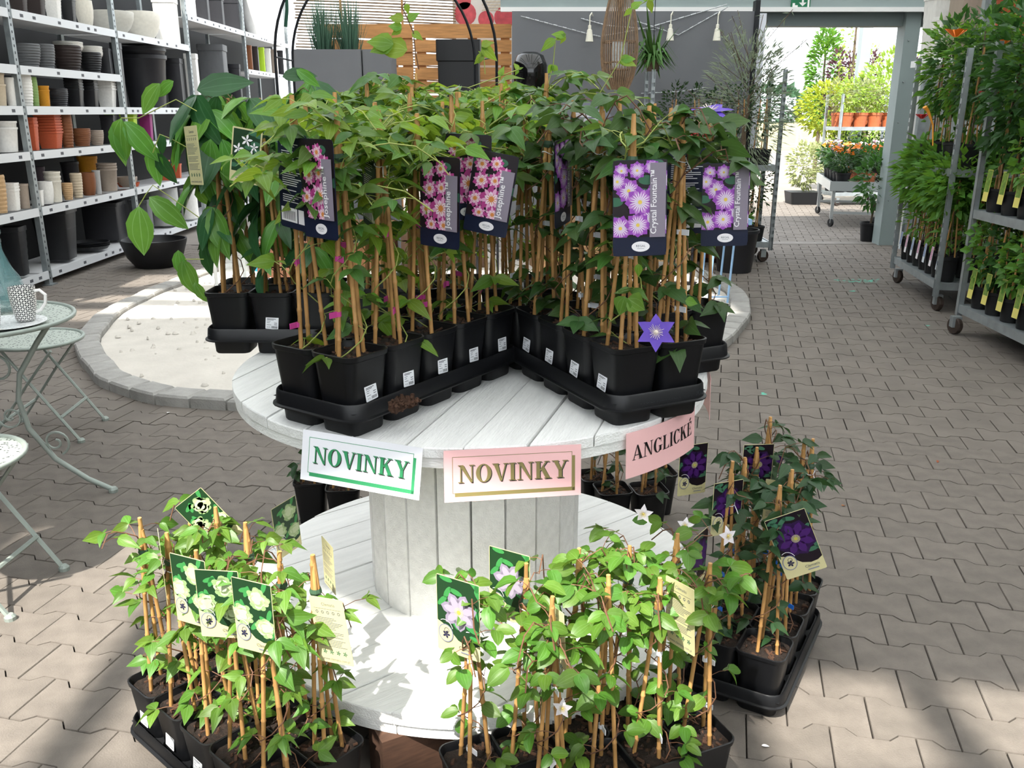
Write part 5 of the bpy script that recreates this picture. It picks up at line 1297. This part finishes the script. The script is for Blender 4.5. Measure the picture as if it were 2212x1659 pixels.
# black square planter, glossy black vase
p = atY(990, 160, 9.7); tag(put('planter', planter_mesh('box', 'black'), None, (p.x, 9.9, 0.0), (0, 0, 0), (.46, .3, atY(990, 84, 9.7).z)), 'tall black planter with a small white price tag before the pallet boards', 'planter')
p = atY(1145, 200, 9.0); t = thing('glazed_vase', 'glossy black round vase in front of the anthracite panel', 'vase', (p.x, 9.0, .0)); tag(MB().box((-.2, -.2, 0), (.2, .2, 1.498)).obj('pedestal', M('pedestal_grey', '#6b6d71', .7), None, (p.x, 9.0, 0)), 'plain grey display pedestal under the glossy black vase', 'pedestal'); MB().lathe([(.09, 1.5), (.12, 1.6), (.16, 1.75), (.165, 1.88), (.13, 1.97), (.07, 2.0), (.05, 1.99), (.05, 1.9)], 28).obj('body', M('black_glaze', '#0b0b0c', .08, spec=.6), t, smooth=True, angle=60)
# wicker lantern
p = atY(1338, 100, 8.5); t = thing('wicker_lantern', 'tall brown wicker stick lantern hanging before the anthracite panel', 'lantern', (p.x, 8.5, atY(1338, 192, 8.5).z))
Hn = atY(1338, -14, 8.5).z - atY(1338, 192, 8.5).z
def lr(f): return .085 + .082 * math.sin(math.pi * (f ** .8) * .92 + .12)
m_wick = M('wicker_brown', '#7f6852', .8, var=.25, vs=30, rnd=.15)
for k in range(42):
    a = k * 2 * math.pi / 42; MB().tube([(lr(f / 8) * math.cos(a), lr(f / 8) * math.sin(a), Hn * f / 8) for f in range(9)], .0048, 4).obj('stick', m_wick, t)
for f in (0, .28, .5, .97): MB().rings([[((lr(f) - .006 + .006 * math.cos(q_)) * math.cos(a), (lr(f) - .006 + .006 * math.cos(q_)) * math.sin(a), Hn * f + .006 * math.sin(q_)) for q_ in (0, 1.57, 3.14, 4.71)] for a in [j * .2618 for j in range(24)]], loop=True).obj('hoop', m_wick, t)
MB().lathe([(.07, Hn * .22), (.07, Hn * .5), (.066, Hn * .5), (.066, Hn * .24)], 20).obj('candle_glass', M('clear_glass', '#dfe6e6', .05, alpha=.3), t)
MB().tube([(0, 0, Hn * .97), (0, 0, Hn + .8)], .006, 5).obj('cord', m_blackmetal, t)
MB().lathe([(.10, Hn * .2), (.10, Hn * .215)], 16, c1=True).obj('shelf', m_wick, t)
# hanging lamp sockets and chains
m_lampw = M('ivory_plastic', '#e2dfd0', .4)
for px, py, nt_ in ((1273, 90, 'beside the wicker lantern'), (1447, 88, 'above the strap-leaved plant'), (1548, 88, 'at the panel post')):
    p = atY(px, py, 9.40); t = thing('lamp_socket', 'small ivory cone lamp hanging on the anthracite panel, ' + nt_, 'lamp', (p.x, 9.40, p.z))
    MB().lathe([(.040, 0), (.024, .11), (.016, .115), (.016, .15), (.008, .155)], 14, c1=True).obj('shade', m_lampw, t, smooth=True, angle=40)
    MB().tube([(0, 0, .15), (0, 0, .24), (.02, .03, .27), (.04, .13, .25)], .006, 5).obj('hook', m_lampw, t)
for ch, lab in (([(1125, 35), (1265, 72), (1300, 80)], 'pale chain from the panel corner to the wicker lantern'), ([(1255, 40), (1310, 55), (1370, 60), (1420, 65)], 'pale chain passing behind the wicker lantern'), ([(1372, 45), (1465, 76), (1585, 8)], 'pale chain sagging to the panel post with a small tag'), ([(1300, 78), (1400, 60), (1585, 5)], 'pale chain rising from the lantern to the post'), ([(1385, 202), (1470, 198), (1530, 188)], 'low pale chain beside the olive leaves')):
    b = MB(); pts = [atY(x, y, 9.53) for x, y in ch]
    full = []
    for p0, p1 in zip(pts, pts[1:]):
        for k in range(14): full.append(p0.lerp(p1, k / 14))
    for i, (p0, p1) in enumerate(zip(full, full[1:])):
        b.tube([p0, p0.lerp(p1, .9)], .007 if i % 2 else .004, 4)
    tag(b.obj('chain', M('chain_pale', '#b9bdc0', .4, .4)), lab, 'chain')
# strap-leaved hanging plant
p = atY(1410, 130, 9.0); t = thing('hanging_fern', 'hanging plant with long strap leaves before the anthracite panel', 'plant', (p.x, 9.0, p.z))
b = MB()
for k in range(90):
    a = U(0, 6.28); L_ = U(.18, .38); up = U(-.2, 1.0) if k > 12 else U(.8, 1.4)
    pts = [Vector((0, 0, 0)), Vector((math.cos(a) * L_ * .4, math.sin(a) * L_ * .4, L_ * .5 * up)), Vector((math.cos(a) * L_ * .75, math.sin(a) * L_ * .75, L_ * (.4 * up - .35 if k > 12 else up)))]
    b.tube(pts, [.008, .016, .002], 4, flat=.2)
b.obj('foliage', bgl['strap'], t); MB().lathe([(.05, -.10), (.08, -.02), (.08, 0)], 14).obj('basket', m_trunk, t); MB().tube([(0, 0, 0), (0, 0, 1.2)], .003, 4).obj('cord', m_blackmetal, t)
# olive tree, red flowers
p = at(1590, 560, 0); ox, oy = 2.12, 8.35
t = thing('olive_tree', 'grey-green olive tree in a dark pot beside the anthracite panel', 'tree', (ox, oy, 0))
put('pot', planter_mesh('round', 'dark'), t, (0, 0, 0), (0, 0, 0), (.42, .42, .4)); MB().tube([(0, 0, .35), (.03, 0, .8), (0, .02, 1.3), (.02, 0, 1.6)], [.03, .025, .02, .01], 7).obj('trunk', m_trunk, t)
b = MB(); foliage(1500, ball((0, 0, 1.5), (.42, .3, .62), .15), .085, .17, 0, b, droop=.2)
for k in range(34):
    a = U(0, 6.28); z0 = U(1.0, 1.9); L_ = U(.25, .55); e = Vector((math.cos(a) * L_, math.sin(a) * L_ * .6, z0 + U(.1, .5))); s = Vector((0, 0, z0)); b.tube([s, e], .003, 3, 1)
    for i in range(16):
        q_ = s.lerp(e, U(.3, 1)); foliage(1, lambda: (q_, rv()), .075, .16, 0, b, droop=.1)
stuff(b.obj('foliage', [bgl['olive'], m_trunk], t))
for k, (px, py) in enumerate(((1470, 292), (1512, 284))):
    p = atY(px, py, 7.6); t = thing('red_flower_pot', 'red-flowered pot plant on a thin stand, %s' % ('farther from the olive tree' if k == 0 else 'nearer the olive tree'), 'potted plant', (p.x, 7.6, 0), 0, 'red flowers behind the clematis'); b = MB(); foliage(160, ball((0, 0, p.z), (.09, .09, .06), .3), .035, .8, 0, b); foliage(150, ball((0, 0, p.z - .14), (.12, .12, .1), .3), .06, .6, 1, b); stuff(b.obj('foliage', [m_red, bgl['deep']], t)); put('pot', terra_pot, t, (0, 0, p.z - .38), (0, 0, 0), (.15, .15, .16)); MB().lathe([(.12, 0), (.12, .02), (.015, .03), (.015, p.z - .40), (.08, p.z - .395), (.08, p.z - .38)], 14, c1=True).obj('stand', m_blackmetal, t)
# centre trolley by the door
O3, X3 = (2.60, 8.86), (-1, .02)
trolley('metal plant trolley with dark climbers between the olive tree and the doorway', O3, X3, 1.25, .52, (.2, .95), 1.84)
def fol_dark(i):
    b = MB(); foliage(150, ball((0, 0, .42), (.14, .14, .28), .2), .05, .5, 0, b); b.tube([(0, 0, 0), (.01, 0, .3), (0, .01, .6)], .004, 4, 1); return b.mesh('foliage', [bgl['dark'], m_trunk])
FDK = bg_variants(3, fol_dark)
for r in range(5):
    for c in range(2):
        for z in (.201, .951):
            x, y = local(O3, X3, .12 + r * .22, -.13 - c * .24)
            place_plant('potted_shrub', 'dark climber by the olive tree, %s deck, %s pot from the doorway, %s row' % ('lower' if z < .5 else 'upper', ORD[r], ('near', 'far')[c]), 'dark climbers by the olive tree, ' + ('lower' if z < .5 else 'upper'), (x, y, z), round_pot, .16, .15, FDK[(r + c) % 3], 2, .5, None, None, U(.8, 1))
# blue stand, terracotta pot with saucer, little black pot on the paving
m_blue = M('blue_metal', '#8fb2d6', .5); bx, by = at(1546, 655, .03).x, at(1546, 655, .03).y
t = thing('blue_metal_stand', 'light blue metal stand with thin legs on the sand', 'stand', (bx, by, .02))
for x, y in ((-.06, 0), (.09, 0), (-.06, .3), (.09, .3)): MB().tube([(x, y, 0), (x + .04, y + .06, .62)], .009, 6).obj('leg', m_blue, t)
MB().tube([(-.06, 0, .06), (.09, 0, .06)], .007, 6).obj('stretcher', m_blue, t); MB().box((-.12, -.05, .62), (.22, .45, .66)).obj('top', m_blue, t)
q_ = at(1545, 562, .0); t = thing('terracotta_pot', 'terracotta flower pot standing in a brown saucer by the kerb', 'planter', (q_.x, q_.y, 0)); put('pot', terra_pot, t, (0, 0, .02), (0, 0, 0), (.28, .28, .28)); MB().lathe([(.17, 0), (.21, .05), (.2, .05), (.16, .015), (.0001, .012)], 24).obj('saucer', M('saucer_brown', '#4a342c', .6), t)
q_ = at(1600, 568, .0); t = thing('small_potted_stem', 'small black pot with a bare stem on the paving by the olive tree', 'potted plant', (q_.x, q_.y, 0)); put('pot', round_pot, t, (0, 0, 0), (0, 0, 0), (.15, .15, .14)); MB().tube([(0, 0, .1), (.005, 0, .3), (0, 0, .5)], .008, 5).obj('stem', m_trunk, t)
b = MB(); foliage(90, ball((0, 0, .42), (.07, .07, .08), .2), .05, .5, 0, b); stuff(b.obj('foliage', bgl['fresh'], t))
# things on the sand behind the canes
t = thing('white_lantern', 'white framed glass lantern on the sand behind the overhanging tray', 'lantern', (-2.35, 7.35, .03), .5)
for x, y in ((-.12, -.12), (.12, -.12), (.12, .12), (-.12, .12)): MB().box((x - .012, y - .012, 0), (x + .012, y + .012, .34)).obj('post', m_white, t)
MB().box((-.14, -.14, 0), (.14, .14, .02)).obj('base', m_white, t)
rb = MB(); rb.rings([ring3(rrect(.15, .15, .01, 1), .34), ring3(rrect(.04, .04, .01, 1), .46)]); rb.obj('roof', m_white, t); MB().box((-.1, -.118, .02), (.1, -.114, .33)).obj('pane', M('clear_glass', '#dfe6e6', .05, alpha=.3), t)
for k, (px, py, w_, h_, c, l) in enumerate(((620, 560, .5, .3, '#6a4632', 'dark wooden crate on the sand behind the reel'), (760, 545, .7, .42, '#7d5638', 'low wooden display table behind the bamboo canes'), (960, 540, .8, .4, '#5a4434', 'wooden display bench behind the middle canes'), (1240, 545, .7, .45, '#8a6a4a', 'pale wooden crate behind the heart-leaved clematis'), (1450, 530, .5, .4, '#c3a27a', 'light wooden box beside the terracotta pot'))):
    q_ = at(px, py + 40, .03); t = thing('wooden_crate', l, 'crate', (q_.x, q_.y, .03), U(-.2, .2)); mm = M('crate_%d' % k, c, .75, var=.25, vs=15, stretch=(1, 6, 6))
    for z in range(3): MB().box((-w_ / 2, -.02, z * h_ / 3 + .005), (w_ / 2, .0, (z + 1) * h_ / 3 - .008)).obj('slat', mm, t); MB().box((-w_ / 2, .36, z * h_ / 3 + .005), (w_ / 2, .38, (z + 1) * h_ / 3 - .008)).obj('slat', mm, t)
    for x in (-w_ / 2, w_ / 2 - .02): MB().box((x, 0, 0), (x + .02, .36, h_)).obj('side', mm, t)
    MB().box((-w_ / 2, 0, h_), (w_ / 2, .36, h_ + .015)).obj('top', mm, t)
for k, (px, py, c, l) in enumerate(((583, 575, '#29a8d8', 'small bright blue packet on the sand'), (600, 572, '#e8c020', 'small yellow packet on the sand'), (780, 510, '#d8545c', 'red and white printed box behind the canes'))):
    q_ = at(px, py, .03); t = thing('packet', l, 'packet', (q_.x, q_.y - .3, .03)); MB().rings([ring3(rrect(.05, .03, .005, 1), 0), ring3(rrect(.045, .02, .005, 1), .15), ring3(rrect(.03, .006, .004, 1), .2)]).obj('bag', M('packet_%d' % k, c, .4), t)

# ================================================================ yard beyond the door
random.seed(91)
zb = .53
t = thing('rolling_bench', 'aluminium rolling bench with flowering plants in the yard', 'bench', (4.15, 11.7, 0), R(-12.8))
al = M('aluminium', '#c3c7c8', .35, .6)
b = MB(); b.box((0, 0, zb - .02), (1.25, 1.75, zb)); b.box((-.01, -.01, zb - .06), (1.26, .015, zb + .06)); b.box((-.01, 1.74, zb - .06), (1.26, 1.76, zb + .06)); b.box((-.01, 0, zb - .06), (.015, 1.75, zb + .06)); b.box((1.24, 0, zb - .06), (1.26, 1.75, zb + .06)); b.obj('tray', al, t)
for x, y in ((.05, .05), (1.2, .05), (.05, 1.7), (1.2, 1.7)):
    MB().box((x - .02, y - .02, .12), (x + .02, y + .02, zb - .02)).obj('leg', al, t); MB().lathe([(.05, -.015), (.055, 0), (.05, .015)], 14, c1=True).obj('wheel', m_blackm, t, (x, y, .055), (0, R(90), .5)); MB().box((x - .012, y - .02, .05), (x + .022, y + .02, .13)).obj('castor', al, t)
for y in (.05, 1.7): MB().box((.05, y - .015, .17), (1.2, y + .015, .2)).obj('rail', al, t)
def fol_bench(i):
    b = MB(); foliage(220, ball((0, 0, .16), (.17, .17, .15), .3), .07, .5, 0, b)
    if i != 1: foliage(26, ball((0, 0, .30), (.13, .13, .04), .4), .06, 1.0, 1, b)
    return b.mesh('foliage', [bgl['deep' if i else 'dark'], (m_org, m_red, M('petal_pale', '#d8b3c4', .5))[i]])
FBN = bg_variants(3, fol_bench)
for r in range(5):
    for c in range(4):
        x, y = local((4.15, 11.7), (math.cos(R(-12.8)), math.sin(R(-12.8))), .16 + c * .31, .16 + r * .36)
        place_plant('bench_plant', 'bushy flowering plant on the aluminium bench, %s row from its near end, %s column' % (ORD[r], ORD[c]), 'plants on the aluminium bench', (x, y, zb + .001), terra_pot if c % 2 else round_pot, .2, .16, FBN[(r * 2 + c) % 3], 0, 0, None, None, U(.9, 1.2))
q_ = at(1876, 521, 0); t = thing('dark_leaf_shrub', 'dark-leaved young tree in a black pot beside the door jamb', 'potted plant', (q_.x, q_.y, 0)); put('pot', round_pot, t, (0, 0, 0), (0, 0, 0), (.24, .24, .22))
MB().tube([(0, 0, .2), (.02, 0, .45)], .012, 6).obj('stem', m_trunk, t); b = MB(); foliage(260, ball((0, 0, .68), (.2, .2, .28), .3), .10, .55, 0, b); stuff(b.obj('foliage', bgl['deep'], t))
for k, (px, py) in enumerate(((1895, 515), (1910, 523))):
    q_ = at(px, py, 0); t = thing('black_tub', 'black plastic tub beside the potted young tree', 'planter', (q_.x, q_.y, 0), 0, 'tubs beside the young tree'); put('pot', round_pot, t, (0, 0, 0), (0, 0, 0), (.22, .22, .24))
# yard trolley with terracotta pots
O4 = (atY(1812, 300, 14.5).x, 14.5); trolley('metal trolley with terracotta pots in the yard', O4, (1, .1), 1.0, -.55, (.2, 1.22), 1.72)
def fol_pale(i):
    b = MB(); foliage(170, ball((0, 0, .28), (.22, .22, .24), .3), .08, .5, 0, b); return b.mesh('foliage', bgl['pale' if i else 'hedge'])
FPL = bg_variants(2, fol_pale)
for r in range(4):
    for c in range(2):
        x, y = local(O4, (1, .1), .14 + r * .24, .13 + c * .27); place_plant('terracotta_plant', 'variegated plant in a terracotta pot on the yard trolley, %s pot, %s row' % (ORD[r], ('near', 'far')[c]), 'plants on the yard trolley', (x, y, 1.221), terra_pot, .23, .22, FPL[(r + c) % 2], 0, 0, None, None, .95)
        place_plant('yard_shrub', 'dark shrub on the lower deck of the yard trolley, %s pot, %s row' % (ORD[r], ('near', 'far')[c]), 'shrubs on the yard trolley', (x, y, .201), round_pot, .23, .22, FDK[(r + c) % 3], 0, 0, None, None, 1.0)
# pole, pipe frames
pp = atY(1853, 230, 17); t = thing('light_pole', 'pale grey steel pole with a small box in the yard', 'pole', (pp.x, 17, 0)); MB().box((-.09, -.09, 0), (.09, .09, 4.2)).obj('shaft', M('pole_grey', '#8f999b', .5), t); MB().box((-.1, -.2, 2.05), (.06, -.09, 2.25)).obj('box', al, t)
m_pipe = M('white_pipe', '#dcdedd', .4)
for k, (px, l) in enumerate(((1716, 'white pipe frame in the yard, the far one'), (1742, 'white pipe frame in the yard, before the other'))):
    p = at(px, 345 + k * 8, 0); t = thing('pipe_frame', l, 'frame', (p.x, p.y, 0)); MB().tube([(0, 0, 0), (.03, 0, .95), (.1, 0, 1.0), (1.1, 0, 1.0), (1.15, 0, .95), (1.2, 0, 0)], .03, 7).obj('frame', m_pipe, t, smooth=True); MB().tube([(.06, 0, .98), (.35, 0, 0)], .025, 6).obj('brace', m_pipe, t)
# shrubs and trees
def tree(name, label, px, pyb, y, rx, rz, zc, col, n, size, trunk=True, group=None, wd=.55):
    p = atY(px, pyb, y); t = thing(name, label, 'tree' if trunk else 'shrub', (p.x, y, 0), 0, group)
    if trunk: MB().tube([(0, 0, 0), (.02, 0, zc * .6), (0, .02, zc + rz * .8)], [.05, .04, .015], 6).obj('trunk', m_trunk, t)
    b = MB(); foliage(n, ball((0, 0, zc), (rx, rx, rz), .25), size, wd, 0, b); stuff(b.obj('foliage', bgl[col], t))
tree('conifer_tree', 'tall narrow green tree behind the yellow shrub', 1775, 200, 21, .36, 1.1, 2.2, 'fresh', 1500, .13)
tree('yellow_shrub', 'bright yellow-green shrub behind the pipe frames', 1795, 230, 17.5, .62, .5, 1.5, 'lime', 1500, .10, False)
tree('slim_tree', 'thin young tree beside the pale pole', 1835, 200, 19, .25, .9, 2.7, 'hedge', 260, .10); tree('slim_tree', 'thin sapling behind the purple trees', 1870, 200, 22, .3, .9, 2.2, 'hedge', 260, .10)
for k, px in enumerate((1808, 1830, 1878, 1962)): tree('purple_tree', 'dark purple-leaved young tree in the yard', px, 200, 20 + .5 * k, .24, .75, 2.0, 'purple', 420, .10, True, 'purple-leaved trees')
tree('hedge_shrub', 'big yellow-green hedge shrub beside the door jamb', 1925, 240, 16.5, .75, 1.15, 1.35, 'hedge', 3000, .10, False); tree('hedge_shrub', 'rounded light green shrub beside the yard trolley', 1880, 290, 17.5, .7, .7, 1.0, 'hedge', 1500, .10, False)
tree('variegated_shrub', 'pale variegated shrub on the paving before the bench', 1742, 330, 14.8, .27, .36, .62, 'pale', 520, .08, False); tree('variegated_shrub', 'pale shrub behind the variegated one', 1772, 330, 16.5, .32, .35, .6, 'pale', 500, .08, False)
t = thing('planter_box', 'black planter box under the variegated shrub', 'planter', (atY(1742, 330, 14.8).x, 14.8, 0)); MB().rings([ring3(rrect(.22, .2, .03, 2), 0), ring3(rrect(.25, .22, .03, 2), .2)]).obj('body', m_blackm, t)
for k in range(12):
    x = 27 + k * 11.5; b = MB(); foliage(420, ball((0, 0, 2.2), (4.6, 3, 2.4 + U(-.4, .6)), .6), 1.2, .8, 0, b); o = b.obj('foliage', bgl['wood'])
    t = thing('distant_tree', 'one of the distant dark green trees along the field edge', 'tree', (x, 135 + U(-3, 3), 0), 0, 'distant tree line'); o.parent = t; stuff(o)

# ================================================================ embossed lettering on the tray end, litter on the paving
t = thing_tray = [o for o in bpy.data.objects if o.get('label', '').startswith('black tray of heart-leaved')][0]
b = MB(); ps, wd = textpolys('HOEM', .016); ps2, wd2 = textpolys('PACK 4.01-008', .016)
def on_rim(p, off):
    for q_ in p: b.poly([(4 * .119 + .0595 + .0094 - z * .20, .0 + off + x, .050 + z) for x, z in q_])
on_rim(ps, 0); on_rim(ps2, wd + .02)
for k in range(3): on_rim([[(wd + .006 + k * .004, .0), (wd + .008 + k * .004, .0), (wd + .011 + k * .004, .016), (wd + .009 + k * .004, .016)]], 0)
b.obj('lettering', M('emboss_grey', '#2a2c30', .45), t)
for px, py, c, s, l in ((1908, 648, '#a5392c', .03, 'red fallen petal on the aisle paving'), (1818, 1093, '#a0622f', .022, 'small orange-brown dry leaf on the paving'), (2025, 995, '#8a4a2c', .022, 'curled brown dry leaf on the paving'), (1945, 700, '#3a3030', .025, 'dark scrap of leaf on the aisle paving'), (1858, 572, '#d8d8d8', .05, 'white scrap of paper on the aisle paving'), (1645, 1612, '#dcdcdc', .02, 'white petal on the paving by the front tray'), (1670, 1482, '#6b4a36', .025, 'crumb of brown bark by the aisle tray'), (240, 1424, '#3c342e', .012, 'dark crumb of soil on the paving by the front left tray'), (362, 893, '#d9d9d4', .03, 'white scrap beside the stone kerb')):
    p = at(px, py, .004); o = put('litter', leaf_mesh('litter', M('litter_' + c, c, .8), .5, 'lance', int(px)), None, (p.x, p.y, .006), (0, 0, U(0, 6)), (s, s, s * .6)); tag(o, l, 'litter')
m_chalk = M('turquoise_chalk', '#5fae98', .9)
random.seed(8)
for px, py, w_, h_, l in ((1850, 606, 95, 7, 'long smear of turquoise chalk on the aisle paving'), (1840, 628, 10, 3, 'small dab of turquoise chalk beside the long smear'), (1650, 850, 7, 3, 'dab of turquoise chalk on the paving past the reel'), (2005, 704, 9, 3, 'dab of turquoise chalk before the near trolley')):
    b = MB()
    for k in range(max(4, w_ // 2)):
        c = at(px + U(-.5, .5) * w_, py + U(-.5, .5) * h_, .003); r_ = U(.006, .02)
        b.poly([(c.x + r_ * U(.5, 1.4) * math.cos(a * 1.05), c.y + r_ * U(.4, 1) * math.sin(a * 1.05), .0022 + k * .00002) for a in range(6)])
    tag(stuff(b.obj('chalk_mark', m_chalk)), l, 'chalk mark')
